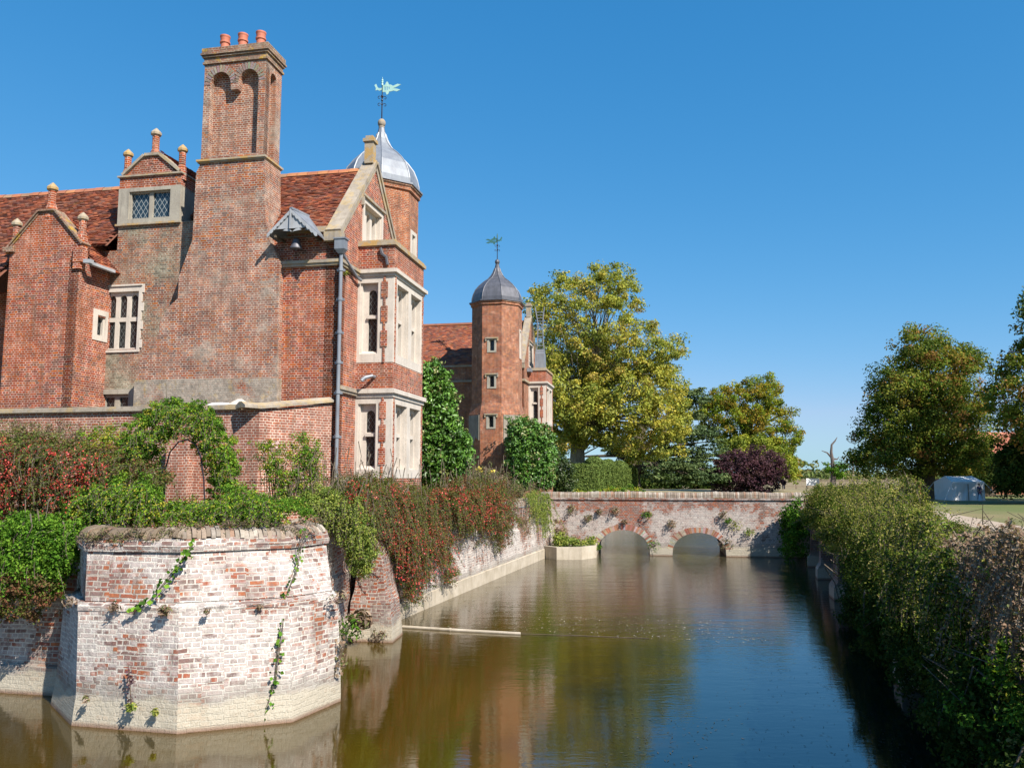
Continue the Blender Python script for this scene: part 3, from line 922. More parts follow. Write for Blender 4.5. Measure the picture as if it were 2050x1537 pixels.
d.add([hp(-7.65, .35, 13.93), hp(-7.65, 2.7, 13.93), hp(-6.6, 2.7, 14.86), hp(-6.6, .35, 14.86)], [(0, 1, 2, 3)], (.2, .08, .05))
d.build('dormer_roof', M['tile'], wing)
finial(wing, tuple(hp(-6.6, .25, 14.55)), .95, .25)
finial(wing, tuple(hp(-7.60, .25, 13.95)), .9, .24)
finial(wing, tuple(hp(-5.60, .25, 13.95)), .9, .24)
SHIFT += [o for o in bpy.data.objects if o.name not in BEFORE]
for o in SHIFT:
    if o.parent is wing: o.location = V * .32 - U * .21 + Z * .07
# projecting stair block at the left
p = MB()
p.plate(fr_b(-1.0), [(-10.65, 2.3), (-8.13, 2.3), (-8.13, 11.3), (-9.15, 12.45), (-9.62, 12.45), (-10.65, 11.3)], [], 0, -.35)
p.plate(fr_a(-8.13), rect(-1.0, .6, 2.3, 10.95), [rect(-.10, .38, 8.65, 9.25)], 0, -.35)
p.hbox(-10.64, -10.3, -.65, .12, 2.3, 11.2)
p.hbox(-8.3, -7.98, -1.1, -.86, 10.75, 11.25); p.hbox(-8.3, -8.05, -1.08, -.86, 10.55, 10.75)
p.build('stair_block', M['brick_red'], wing)
window(wing, fr_a(-8.13), (-.26, .43, 8.47, 9.47), (-.06, .32, 8.65, 9.29), [arch_poly(-.03, .29, 8.67, 9.27, .16)], d=.02, rec=.1)
p = MB()
f_ = fr_b(-1.0)
sloped_coping(p, f_, [(-10.72, 11.32), (-9.66, 12.46)], .05, .055, .08, .36)
sloped_coping(p, f_, [(-9.66, 12.46), (-9.11, 12.46)], .05, .055, .08, .36)
sloped_coping(p, f_, [(-9.11, 12.46), (-8.06, 11.32)], .05, .055, .08, .36)
box_fr(p, f_, -10.85, -10.45, 11.2, 11.36, .11, -.35)
p.build('gable_coping', M['brick_cap'], wing)
finial(wing, tuple(hp(-9.38, -.85, 12.5)), .85, .25)
finial(wing, tuple(hp(-8.22, -.85, 11.5)), .8, .24)
finial(wing, tuple(hp(-10.6, -.85, 11.45)), .8, .24)
p = MB()
rl = (hp(-9.38, 0, 12.5) - hp(-7.80, 0, 10.72))
tiles(p, hp(-7.80, -.66, 10.72), V, rl, 2.9, rl.length, seed=8)
p.add([hp(-7.80, -.66, 10.70), hp(-7.80, 2.2, 10.70), hp(-9.38, 2.2, 12.47), hp(-9.38, -.66, 12.47)], [(0, 1, 2, 3)], (.2, .08, .05))
p.add([hp(-10.96, -.66, 10.70), hp(-10.96, 2.2, 10.70), hp(-9.38, 2.2, 12.47), hp(-9.38, -.66, 12.47)], [(0, 1, 2, 3)], (.3, .1, .05))
p.build('stair_roof', M['tile'], wing)
p = MB()
p.bar(hp(-7.78, -.95, 10.72), hp(-7.78, .12, 10.72), .14, .09)
p.bar(hp(-7.95, -.99, 10.78), hp(-7.70, -.99, 10.76), .16, .12)
p.build('gutter', M['lead_board'], wing)
# bell canopy
can = MB()
ap, el, er = (-1.27, 12.08), (-2.02, 11.36), (-.42, 11.30)
for (s0, t0) in (el, er):
    q0 = hp(ap[0], -.72, ap[1]); q1 = hp(ap[0] + .22, .0, ap[1] - .02); r0 = hp(s0, -.72, t0); r1 = hp(s0, .0, t0 - .05)
    up_ = Z * .05
    can.hexa([q0, q1, r1, r0, q0 + up_, q1 + up_, r1 + up_, r0 + up_])
can.bar(hp(-1.27, -.76, 12.13), hp(-1.05, 0, 12.10), .09, .06)
cn = can.build('bell_canopy', M['lead'], wing)
bb = MB()
for (s0, t0) in (el, er):     # scalloped bargeboards
    n_ = 7; top, bot = [], []
    for i in range(n_ * 3 + 1):
        t = i / (n_ * 3)
        s_ = ap[0] + (s0 - ap[0]) * t; z_ = ap[1] + (t0 - ap[1]) * t
        top.append((s_, z_ + .02)); bot.append((s_, z_ - .07 - .05 * abs(math.sin(t * n_ * math.pi)) * (1 if t > .05 else 0)))
    o_, sd, nd = fr_b(-.72)
    for i in range(len(top) - 1):
        P = lambda q, dd: o_ + sd * q[0] + Z * q[1] + nd * dd
        bb.hexa([P(top[i], .03), P(top[i + 1], .03), P(bot[i + 1], .03), P(bot[i], .03), P(top[i], 0), P(top[i + 1], 0), P(bot[i + 1], 0), P(bot[i], 0)])
bb.hbox(-1.30, -1.24, -.765, -.75, 11.5, 12.1)
sc = [(-1.27, 12.05), (-1.93, 11.42)]
for i in range(15):
    sc.append((-1.93 + 1.42 * i / 14, 11.42 + .10 * abs(math.sin(i / 14 * 4 * math.pi))))
sc.append((-.51, 11.37))
bb.plate(fr_b(-.70), sc, [], .01, -.02)
bb.build('bargeboard', M['lead_board'], cn)
br = MB()
br.bar(hp(-1.8, -.65, 11.33), hp(-1.8, 0, 11.33), .06, .07); br.bar(hp(-.62, -.65, 11.31), hp(-.62, 0, 11.31), .06, .07); br.bar(hp(-1.8, -.36, 11.36), hp(-.62, -.36, 11.36), .05, .05)
br.build('bracket', M['bark'], cn)
bl = MB(); c = hp(-1.25, -.36, 0)
bl.lathe((c.x, c.y, 0), [(.2, 10.98), (.185, 11.02), (.14, 11.12), (.11, 11.24), (.08, 11.3), (.02, 11.32)], 16)
bl.tube([(c.x, c.y, 10.93), (c.x, c.y, 11.1)], [.035, .015], 6)
bl.build('bell', M['lead_dark'], cn, smooth=True)
# rainwater pipe
p = MB()
c = hp(.10, -.13, 0)
p.tube([(c.x, c.y, 2.9), (c.x, c.y, 10.95)], .055, 10)
for zz in (4.0, 5.3, 6.6, 7.5, 8.4, 9.4, 10.3):
    p.tube([(c.x, c.y, zz), (c.x, c.y, zz + .1)], .075, 10); p.hbox(-.02, .22, -.13, -.07, zz - .01, zz + .06)
p.tube([hp(.12, -.1, 10.86), hp(.12, .5, 10.62), hp(.12, 1.15, 10.40), hp(.14, 1.4, 10.38)], .05, 8)
dp = p.build('downpipe', M['lead'], wing)
p = MB()
p.rings([[hp(.10 + sx * w_, -.16 + sy * w_ * .8, z_) for sx, sy in ((-1, -1), (1, -1), (1, 1), (-1, 1))] for w_, z_ in ((.07, 10.82), (.16, 10.95), (.16, 11.24), (.19, 11.25), (.19, 11.29))])
p.build('hopper', M['lead'], dp)
p = MB()
p.tube([hp(.62, 1.5, 7.28), hp(.60, 1.33, 7.3), hp(.42, 1.15, 7.22), hp(.34, 1.1, 7.12)], [.05, .05, .06, .07], 8)
p.build('water_spout', M['lead'], wing)
p = MB(); p.tube([hp(.75, 1.46, 11.4), hp(.82, 1.44, 11.2), hp(.95, 1.44, 11.1), hp(1.0, 1.44, 10.85)], [.05, .06, .05, .05], 6)
p.build('hanging_bracket', M['lead_dark'], wing)
T1 = turret(wing, -1.5, 7.4, 1.52, 2.3, 4, 15.45, 'lead', 'verdigris', 'brick_orange', holes=[(1, -.25, .25, 12.5, 13.65)])
ff = face_frame(hp(-1.5, 7.4, 0), 1.52, 1)
window(wing, ff, (-.36, .36, 12.35, 13.75), (-.2, .2, 12.55, 13.6), [arch_poly(-.18, .18, 12.6, 13.55, .18)], d=.03, rec=.12, glass='glass_sky')
p = MB(); p.hbox(-1.92, -1.85, -.12, -.02, 6.75, 7.05); p.hbox(-1.91, -1.87, -.06, -.03, 6.4, 6.75)
p.build('wall_lamp', M['canvas'], wing)

# ================================================================== FAR WING
fw = thing('manor_house', 'distant red brick manor house wing with eight-sided dark-domed turret beyond the bridge', 'house', hp(-4, 34, 2.7))
fw.name = 'manor_house.001'; ROOT[fw.name] = Vector(fw.location)
p = MB()
p.plate(fr_b(31.3), [(-22, 2.3), (0, 2.3), (0, 11.75), (-22, 11.75)], [], 0, -.4)
p.build('side_wall', M['brick_orange'], fw)
p = MB()
up_ = hp(0, 34.3, 15.15) - hp(0, 31.2, 11.75)
tiles(p, hp(-16, 31.2, 11.75), U, up_, 15.7, up_.length, ch=.13, tw=.22, seed=21)
p.add([hp(-16, 31.2, 11.7), hp(-.3, 31.2, 11.7), hp(-.3, 34.3, 15.1), hp(-16, 34.3, 15.1)], [(0, 1, 2, 3)], (.2, .08, .05))
p.add([hp(-16, 37.4, 11.7), hp(-.3, 37.4, 11.7), hp(-.3, 34.3, 15.1), hp(-16, 34.3, 15.1)], [(0, 1, 2, 3)], (.2, .08, .05))
p.bar(hp(-16, 34.3, 15.17), hp(-.3, 34.3, 15.17), .3, .14, col=(.4, .16, .09))
p.build('roof', M['tile'], fw)
p = MB(); p.hbox(-16, 0, 31.2, 31.32, 11.6, 11.74); p.build('eaves_course', M['stone_old'], fw)
p = MB(); p.hbox(-16, .12, 31.2, 31.31, 10.55, 10.7); p.hbox(0, .12, 31.31, 33.3, 10.55, 10.7); p.build('string_course', M['stone_old'], fw)
p = MB(); p.hbox(0, .12, 31.2, 33.3, 6.76, 6.87); p.build('string_course', M['stone_old'], fw)
gable_wall(fw, 31.3, 37.3, 2.3, 11.8, 34.3, 15.5, (33.4, 35.3, 11.8, 13.6), 'brick_orange')
f = MB()
fb = hp(-.12, 34.2, 15.45)
f.bar(fb, fb + Z * .8, .32, .32, up=V); f.bar(fb + Z * .8, fb + Z * .92, .44, .44, up=V); f.bar(fb + Z * .92, fb + Z * 1.05, .28, .28, up=V)
f.build('finial', M['stone_old'], fw)
bay(fw, 33.35, 36.55, 1.22)
T2 = turret(fw, -1.30, 28.9, 1.66, 2.3, 8.3, 15.3, 'lead_dark', 'verdigris_dark', 'brick_orange', flip=-1, holes=[(7, -.18, .18, zc_ - .35, zc_ + .37) for zc_ in (12.4, 10.1, 7.55)] + [(1, -.25, .25, 11.85, 13.5)])
c2 = hp(-1.30, 28.9, 0)
for zc, e_ in ((12.4, 0), (10.1, .0), (7.55, .13)):
    f0 = face_frame(c2, 1.66 * (1.11 if e_ else 1.0), 7)
    window(fw, f0, (-.30, .30, zc - .44, zc + .44), (-.17, .17, zc - .34, zc + .36), [arch_poly(-.16, .16, zc - .33, zc + .35, .16)], d=.03, rec=.10, stone='stone_grey', pane_d=.12)
    h = MB(); box_fr(h, f0, -.42, .42, zc + .43, zc + .51, .1, -.03); box_fr(h, f0, -.42, -.34, zc + .28, zc + .43, .08, -.03); box_fr(h, f0, .34, .42, zc + .28, zc + .43, .08, -.03)
    h.build('hood_mould', M['stone_old'], fw)
f0 = face_frame(c2, 1.66, 1)
window(fw, f0, (-.3, .3, 11.7, 13.6), (-.2, .2, 11.9, 13.5), [arch_poly(-.18, .18, 11.95, 13.45, .18)], d=.03, rec=.1)
for k in (6, 0):   # grey rendered shoulders of the lower stage
    p = MB()
    f0 = face_frame(c2, 1.66 * 1.12, k)
    p.plate(f0, [(-.62, 6.2), (-.2, 5.9), (.2, 6.6), (.62, 6.4), (.62, 8.0), (-.62, 8.0)], [], .03, -.05)
    p.build('weathered_shoulder', M['render_grey'], fw)
p = MB(); p.hbox(.02, .3, 32.6, 33.25, 11.35, 11.6)
p.build('hopper', M['lead'], fw)

# ladder-like metal sculpture on the far bay roof
ls = thing('ladder_sculpture', 'curving grey metal ladder standing on a box on the far bay roof', 'sculpture', hp(.7, 34.3, 11.7))
p = MB(); p.rings([[hp(.7 + sx * w_, 34.3 + sy * w_, z_) for sx, sy in ((-1, -1), (1, -1), (1, 1), (-1, 1))] for w_, z_ in ((.36, 11.66), (.33, 12.8), (.3, 12.85), (.28, 13.1))])
p.build('base_box', M['lead'], ls)
p = MB()
lp = [(-.28, 13.1), (-.2, 13.8), (-.18, 14.6), (-.22, 15.3), (-.38, 16.2)]
rp = [(.26, 13.1), (.2, 13.8), (.18, 14.6), (.2, 15.4), (.30, 16.2)]
p = MB(); p.tube([hp(.7 + s_, 34.3, z_) for s_, z_ in lp], .04, 6); p.build('rail', M['lead'], ls)
p = MB(); p.tube([hp(.7 + s_, 34.3, z_) for s_, z_ in rp], .04, 6); p.build('rail', M['lead'], ls)
p = MB()
for i in range(12):
    z_ = 13.4 + i * .22
    p.tube([hp(.7 - .26, 34.3, z_), hp(.7 + .22, 34.3, z_)], .03, 5)
p.build('rungs', M['lead'], ls)

# ================================================================== GARDEN WALL
gw = thing('garden_wall', 'pinkish brick garden wall with flat stone coping in front of the chimney', 'wall', hp(-6, -2, 2.7))
p = MB()
p.plate(fr_b(-2), [(-16, 2.3), (-1.38, 2.3), (-1.38, 6.02), (-16, 6.08)], [], 0, -.33)
p.plate(fr_b(-2.0), rect(-3.95, -3.3, 2.3, 5.15), [], .35, .002)
A0, A1 = hp(-1.38, -2, 0), hp(-.12, -.02, 0)
dd = (A1 - A0).normalized(); nn = Vector((dd.y, -dd.x, 0)); LL = (A1 - A0).length
p.plate((A0, dd, nn), [(0, 2.3), (LL, 2.3), (LL, 6.34), (0, 6.0)], [], 0, -.33)
p.build('brickwork', M['brick_garden'], gw)
c = MB()
c.hbox(-16, -1.95, -2.10, -1.58, 6.02, 6.09); c.hbox(-16, -1.96, -2.05, -1.62, 6.09, 6.16)
c.build('coping', M['stone_old'], gw)
c = MB()
rr = []
for t, z0 in ((-.5, 6.04), (.0, 6.03), (LL, 6.36)):
    b_ = A0 + dd * t
    rr.append([b_ + nn * .1 + Z * z0, b_ + nn * .1 + Z * (z0 + .07), b_ - nn * .1 + Z * (z0 + .17), b_ - nn * .24 + Z * (z0 + .17), b_ - nn * .42 + Z * (z0 + .07), b_ - nn * .42 + Z * z0])
c.rings(rr)
c.build('ramped_coping', M['stone_old'], gw)
c = MB(); c.rings([[hp(-2.1 + sx * w_, -1.8 + sy * w_ * .8, z_) for sx, sy in ((-1, -1), (1, -1), (1, 1), (-1, 1))] for w_, z_ in ((.26, 6.165), (.05, 6.33))])
c.build('capstone', M['stone'], gw)
sl = thing('skylight', 'small pale domed skylight behind the garden wall coping', 'skylight', hp(-3.2, -1.1, 5.9))
c = MB(); c.lathe(tuple(hp(-3.0, -1.2, 0)), [(.5, 2.6), (.5, 6.12), (.46, 6.2), (.3, 6.27), (.02, 6.3)], 16)
c.build('dome', M['canvas'], sl, smooth=False)

# ================================================================== MOAT WALLS
def offset_line(pts, d):
    """positive d = to the left of travel (landward)"""
    out = []
    for i, p_ in enumerate(pts):
        a = Vector(pts[max(0, i - 1)]); b = Vector(p_); c_ = Vector(pts[min(len(pts) - 1, i + 1)])
        d1 = (b - a) if i > 0 else (c_ - b); d2 = (c_ - b) if i < len(pts) - 1 else (b - a)
        d1 = d1.normalized(); d2 = d2.normalized()
        n1 = Vector((-d1.y, d1.x)); n2 = Vector((-d2.y, d2.x))
        m_ = (n1 + n2); m_.normalize()
        out.append(b + m_ * (d / max(.35, m_.dot(n1))))
    return out


def subdiv(pts, step):
    out = []
    for a, b in zip(pts, pts[1:]):
        a = Vector(a); b = Vector(b); n = max(1, int((b - a).length / step))
        for i in range(n): out.append(a.lerp(b, i / n))
    out.append(Vector(pts[-1]))
    return out


def lerp_lines(levels, z):
    for (z0, l0), (z1, l1) in zip(levels, levels[1:]):
        if z0 <= z <= z1:
            t = (z - z0) / max(1e-6, z1 - z0)
            return [a.lerp(b, t) for a, b in zip(l0, l1)]
    return levels[-1][1]


def wall_skin(mb, levels, step=.35, dz=.22, jit=.012, top_in=.5, seed=0):
    """levels: [(z, [points])]; same number of points per level"""
    rg = random.Random(seed)
    zs = []
    for (z0, _), (z1, _) in zip(levels, levels[1:]):
        n = max(1, int(round((z1 - z0) / dz)))
        zs += [z0 + (z1 - z0) * i / n for i in range(n)]
    zs.append(levels[-1][0])
    rows = []
    for z in zs:
        ln = [Vector(q) for q in lerp_lines([(zz, [Vector(q) for q in l]) for zz, l in levels], z)]
        ref = [Vector(q) for q in levels[0][1]]
        out = []
        for i in range(len(ln) - 1):
            n = max(1, int((ref[i + 1] - ref[i]).length / step))
            for k in range(n):
                q = ln[i].lerp(ln[i + 1], k / n)
                if k: q = q + Vector((rg.uniform(-jit, jit), rg.uniform(-jit, jit)))
                out.append((q.x, q.y, z + (rg.uniform(-jit, jit) if zs[0] < z < zs[-1] else 0)))
        out.append((ln[-1].x, ln[-1].y, z)); rows.append(out)
    mb.rings(rows, cap_top=False, cap_bot=False, closed=False)
    return rows


def coping_row(mb, pts, prof, bw=.10, jit=.012, pal=None, seed=0, gap=.008):
    """row of bricks on edge; prof=(inward, z) cross-section; pts = wall line"""
    rg = random.Random(seed)
    pal = pal or [(.34, .29, .24), (.28, .23, .19), (.38, .33, .28), (.33, .20, .14), (.24, .19, .15), (.42, .37, .31), (.34, .26, .20)]
    for i, (a, b) in enumerate(zip(pts, pts[1:])):
        a = Vector(a); b = Vector(b); L = (b - a).length; d = (b - a) / L; n_ = Vector((-d.y, d.x))
        k = int(L / bw)
        for j in range(k):
            w0 = L * j / k + gap / 2; w1 = L * (j + 1) / k - gap / 2
            dz = rg.uniform(-jit, jit) + .022 * math.sin(a.x + d.x * w0 * 1.1 + 1.7) + .014 * math.sin((a.x + d.x * w0) * 3.1); di = rg.uniform(-jit, jit); sk = rg.uniform(-.006, .006)
            c = rg.choice(pal); m_ = rg.uniform(.75, 1.15); c = tuple(x * m_ for x in c)
            vs = []
            for w in (w0, w1):
                for (s, z) in prof:
                    q = a + d * (w + sk) + n_ * (s + di); vs.append((q.x, q.y, z + dz))
            n = len(prof)
            mb.add(vs, [(q, (q + 1) % n, n + (q + 1) % n, n + q) for q in range(n)] + [tuple(range(n)), tuple(range(n, 2 * n))[::-1]], c)


# --- bastion
bs = thing('moat_bastion', 'big six-sided limewashed brick bastion rising from the water in the foreground', 'bastion', (-5.5, 16, 0))
B0 = [(-8.75, 17.6), (-8.53, 15.7), (-7.46, 14.42), (-5.49, 13.96), (-3.76, 14.62), (-3.21, 15.93), (-4.2, 18.6)]
B05 = [(-8.7, 17.6), (-8.46, 15.72), (-7.44, 14.48), (-5.52, 14.03), (-3.82, 14.68), (-3.22, 15.9), (-4.25, 18.6)]
B1 = [(-8.65, 17.6), (-8.40, 15.72), (-7.48, 14.47), (-5.66, 14.25), (-3.95, 14.85), (-3.28, 15.75), (-4.3, 18.6)]
B1b = [(-8.4, 17.6), (-8.15, 15.8), (-7.42, 14.57), (-5.70, 14.37), (-4.03, 15.0), (-3.42, 15.9), (-4.4, 18.6)]
B2 = [(-8.3, 17.6), (-8.2, 15.8), (-7.55, 14.80), (-5.79, 14.58), (-4.13, 15.45), (-3.70, 16.55), (-4.5, 18.6)]
p = MB()
wall_skin(p, [(-1.0, B0), (0, B0), (.5, B05), (1.93, B1)], seed=1, jit=.010)
B1o = [tuple(q) for q in offset_line(B1, -.012)]
wall_skin(p, [(1.90, B1), (1.905, B1o), (1.97, B1o), (2.03, B1b)], seed=1, jit=.015, dz=.06, step=.2)
wall_skin(p, [(2.04, B1b), (2.87, B2)], seed=2, jit=.008)
wall_skin(p, [(2.87, [tuple(q) for q in offset_line(B2, -.05)]), (2.96, [tuple(q) for q in offset_line(B2, -.07)]), (2.965, [tuple(q) for q in offset_line(B2, .1)])], seed=3, jit=.006)
p.add([(x_, y_, 2.9) for x_, y_ in B2], [tuple(range(len(B2)))])
p.build('brickwork', M['brick_moat'], bs)
p = MB()
wall_skin(p, [(2.965, [tuple(q) for q in offset_line(B2, -.06)]), (3.10, [tuple(q) for q in offset_line(B2, -.01)]), (3.11, [tuple(q) for q in offset_line(B2, .2)])], seed=33, jit=.012)
p.build('sloped_course', M['brick_moat'], bs)
p = MB()
pf = [(-.02, 3.085), (.0, 3.15), (.08, 3.22), (.24, 3.26), (.44, 3.22), (.5, 3.0), (.4, 2.97), (.06, 3.07)]
MOSSY = [(.20, .15, .10), (.25, .19, .13), (.16, .12, .09), (.30, .24, .18), (.26, .15, .10)]
coping_row(p, B2[1:4], pf, bw=.08, seed=4, jit=.026, pal=MOSSY)
coping_row(p, B2[3:], pf, bw=.08, seed=4, jit=.026)
coping_row(p, [B2[0], B2[1]], pf, bw=.115, seed=5)
p.build('coping', M['cope_brick'], bs)

# --- recess wall to the left, main moat wall to the right
lw = thing('retaining_wall', 'shaded brick moat wall left of the bastion under hanging shrubs', 'wall', (-12, 17, 0))
p = MB()
L0 = [(-34, 21.5), (-8.6, 16.25)]
wall_skin(p, [(-1, L0), (.0, L0), (.5, [tuple(q) for q in offset_line(L0, .04)]), (.55, [tuple(q) for q in offset_line(L0, .14)]), (3.0, [tuple(q) for q in offset_line(L0, .25)]), (3.02, [tuple(q) for q in offset_line(L0, .9)])], seed=6, step=.8)
p.build('brickwork', M['brick_moat'], lw)

WL = [(-4.3, 17.8), (-4.22, 22.9), (-3.5, 24.0), (1.43, 41.98), (2.25, 45.0)]
mw = thing('retaining_wall', 'long limewashed moat wall with pale plinth running from the bastion to the bridge', 'wall', (-1, 33, 0))
p = MB()
wall_skin(p, [(.48, WL), (1.7, [tuple(q) for q in offset_line(WL, .06)]), (1.76, [tuple(q) for q in offset_line(WL, .12)]), (2.72, [tuple(q) for q in offset_line(WL, .16)])], seed=7, step=.5, jit=.012)
p.build('brickwork', M['brick_moat'], mw)
p = MB()
PL = [tuple(q) for q in offset_line(WL, -.05)]
wall_skin(p, [(-1, PL), (.46, PL), (.5, [tuple(q) for q in offset_line(WL, .03)])], seed=8, step=1.0, jit=.005, dz=.5)
p.build('plinth', M['pale_conc'], mw)
p = MB()
WT = [tuple(q) for q in offset_line(WL, .16)]
coping_row(p, WT, [(-.06, 2.72), (-.06, 2.85), (-.02, 2.95), (.1, 3.06), (.26, 3.1), (.45, 3.05), (.5, 2.72)], bw=.13, seed=9)
p.build('coping', M['cope_brick'], mw)
p = MB()  # ruined buttress
Q = lambda s: [(-4.25 + s * .15, 22.4), (-4.2 + s * .1, 21.55 + s * .25), (-3.02 - s * .25, 21.33 + s * .25), (-2.92 - s * .3, 22.47), (-3.3 - s * .1, 24.3)]
wall_skin(p, [(-1, Q(0)), (.0, Q(0)), (.95, Q(.35)), (1.25, Q(1.0)), (2.0, Q(1.5)), (2.45, Q(2.2))], seed=10, step=.3, jit=.02)
p.add([(x_, y_, 2.45) for x_, y_ in Q(2.2)], [tuple(range(5))])
p.build('buttress', M['brick_moat'], mw)
p = MB()
WF = [(2.9, 47.4), (12.4, 82)]
fwl = thing('retaining_wall', 'far stretch of moat wall seen through the left bridge arch', 'wall', (7, 65, 0))
wall_skin(p, [(-1, WF), (.5, WF), (.52, [tuple(q) for q in offset_line(WF, .1)]), (2.7, [tuple(q) for q in offset_line(WF, .2)]), (2.9, [tuple(q) for q in offset_line(WF, .6)])], seed=12, step=2)
for y_ in (50.5, 58, 66):
    x_ = 2.9 + (y_ - 47.4) * .2745
    p.hexa([(x_ - .2, y_, -1), (x_ + .9, y_, -1), (x_ + .9, y_ + 1.2, -1), (x_ - .2, y_ + 1.2, -1), (x_ - .2, y_, 2.4), (x_ + .3, y_, 1.9), (x_ + .3, y_ + 1.2, 1.9), (x_ - .2, y_ + 1.2, 2.4)])
p.build('brickwork', M['brick_bridge'], fwl)
ew = thing('retaining_wall', 'end wall of the moat far beyond the bridge arches', 'wall', (18, 82, 0))
p = MB(); wall_skin(p, [(-1, [(12.3, 82), (27, 81)]), (1.75, [(12.3, 82), (27, 81)]), (1.78, [(12.3, 83), (27, 82)])], seed=12, step=3)
p.build('brickwork', M['brick_shade'], ew)


def rx(Y): return 10.35 + (Y - 24.1) * .275     # foot of the right bank wall


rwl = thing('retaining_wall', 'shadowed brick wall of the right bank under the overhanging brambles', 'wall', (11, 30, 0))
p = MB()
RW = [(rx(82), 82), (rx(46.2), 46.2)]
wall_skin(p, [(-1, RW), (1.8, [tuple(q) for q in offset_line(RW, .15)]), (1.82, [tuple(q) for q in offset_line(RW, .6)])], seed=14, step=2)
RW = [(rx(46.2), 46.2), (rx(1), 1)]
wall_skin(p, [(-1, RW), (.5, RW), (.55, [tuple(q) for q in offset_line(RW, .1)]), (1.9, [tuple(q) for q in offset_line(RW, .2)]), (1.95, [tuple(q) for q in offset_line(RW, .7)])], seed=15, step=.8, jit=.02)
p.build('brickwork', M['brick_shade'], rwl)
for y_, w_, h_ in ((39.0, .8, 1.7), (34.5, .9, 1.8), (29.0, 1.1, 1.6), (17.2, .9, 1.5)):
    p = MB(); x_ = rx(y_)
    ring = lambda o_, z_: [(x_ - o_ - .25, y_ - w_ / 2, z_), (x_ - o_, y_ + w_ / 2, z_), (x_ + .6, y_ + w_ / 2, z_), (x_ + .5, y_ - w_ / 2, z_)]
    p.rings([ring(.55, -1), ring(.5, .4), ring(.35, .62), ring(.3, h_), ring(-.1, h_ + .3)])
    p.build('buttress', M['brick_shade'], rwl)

# ================================================================== BRIDGE
br = thing('moat_bridge', 'two-arched limewashed brick bridge crossing the moat', 'bridge', (8.5, 45, 0))
bd = Vector((math.cos(R(9)), -math.sin(R(9)), 0)); bn = Vector((-math.sin(R(9)), -math.cos(R(9)), 0))
FB = (Vector((0, 45.3, 0)), bd, bn)


def seg_arch(s0, s1, crown, n=14, base=-1.0, zs=.12):
    c = (s0 + s1) / 2; w = (s1 - s0) / 2
    pts = [(s0, base), (s1, base)]
    for i in range(n + 1):
        t = math.pi * i / n; pts.append((c + w * math.cos(t), zs + (crown - zs) * math.sin(t) ** .9))
    return pts


ARC = [(4.63, 7.40, 1.33), (8.58, 11.32, 1.22)]
outer = [(1.6, -1.01)]
for s0, s1, cr in ARC: outer += [q for q in [(s0, -1.01)] + seg_arch(s0, s1, cr)[2:][::-1] + [(s1, -1.01)]]
outer += [(16.2, -1.01), (16.2, 2.62), (1.6, 2.62)]
p = MB()
p.plate(FB, outer, [], 0, -3.6, back=True)
p.plate(FB, [(1.6, 2.62), (16.2, 2.62), (16.2, 2.93), (1.6, 2.93)], [], .0, -.38, back=True)
p.plate(FB, [(1.6, 2.62), (16.2, 2.62), (16.2, 2.93), (1.6, 2.93)], [], -3.2, -3.6, back=True)
# cutwater foot of the middle pier and the abutment
for s0, s1 in ((7.40, 8.58), (11.32, 12.55)):
    box_fr(p, FB, s0 + .002, s1 - .002, -1, .38, .0, .09); 
p.build('brickwork', M['brick_bridge'], br)
p = MB()
box_fr(p, FB, 1.6, 16.2, 2.93, 3.02, .07, -.42)
p.build('string_course', M['brick_bridge'], br)
p = MB()
q0 = FB[0] + bd * 1.6; q1 = FB[0] + bd * 16.2
coping_row(p, [(q0.x, q0.y), (q1.x, q1.y)], [(-.03, 3.02), (-.03, 3.2), (.02, 3.29), (.17, 3.34), (.33, 3.3), (.4, 3.02)], bw=.105, seed=31, jit=.016)
p.build('coping', M['cope_brick'], br)
for s0, s1, cr in ARC:
    p = MB(); c_ = (s0 + s1) / 2; w_ = (s1 - s0) / 2; n = 40
    for i in range(n):
        t0 = math.pi * (i + .06) / n; t1 = math.pi * (i + .94) / n
        P = lambda t, k, dd: FB[0] + bd * (c_ + (w_ + k) * math.cos(t)) + Z * (.12 + (cr - .12 + k) * math.sin(t) ** .9) + bn * dd
        mid = math.sin((t0 + t1) / 2)
        col = random.choice([(.36, .13, .08), (.40, .17, .11), (.30, .11, .07), (.42, .35, .31), (.40, .30, .26)]) if mid > .78 or random.random() < .25 else random.choice([(.46, .41, .37), (.40, .34, .30), (.5, .45, .4)])
        e_ = .012 + random.uniform(-.006, .008); k1 = .30 + random.uniform(-.03, .02)
        p.hexa([P(t0, .0, e_), P(t1, .0, e_), P(t1, .0, -.1), P(t0, .0, -.1), P(t0, k1, e_), P(t1, k1, e_), P(t1, k1, -.1), P(t0, k1, -.1)], tuple(x_ * random.uniform(.8, 1.1) for x_ in col))
    p.build('arch_ring', M['cope_brick'], br)
p = MB(); p.plate(FB, rect(1.6, 16.2, 2.3, 2.5), [], -.39, -3.19)
p.add([FB[0] + bd * 1.6 - bn * .38 + Z * 2.63, FB[0] + bd * 16.2 - bn * .38 + Z * 2.63, FB[0] + bd * 16.2 - bn * 3.2 + Z * 2.63, FB[0] + bd * 1.6 - bn * 3.2 + Z * 2.63], [(0, 1, 2, 3)])
p.build('deck', M['path'], br)

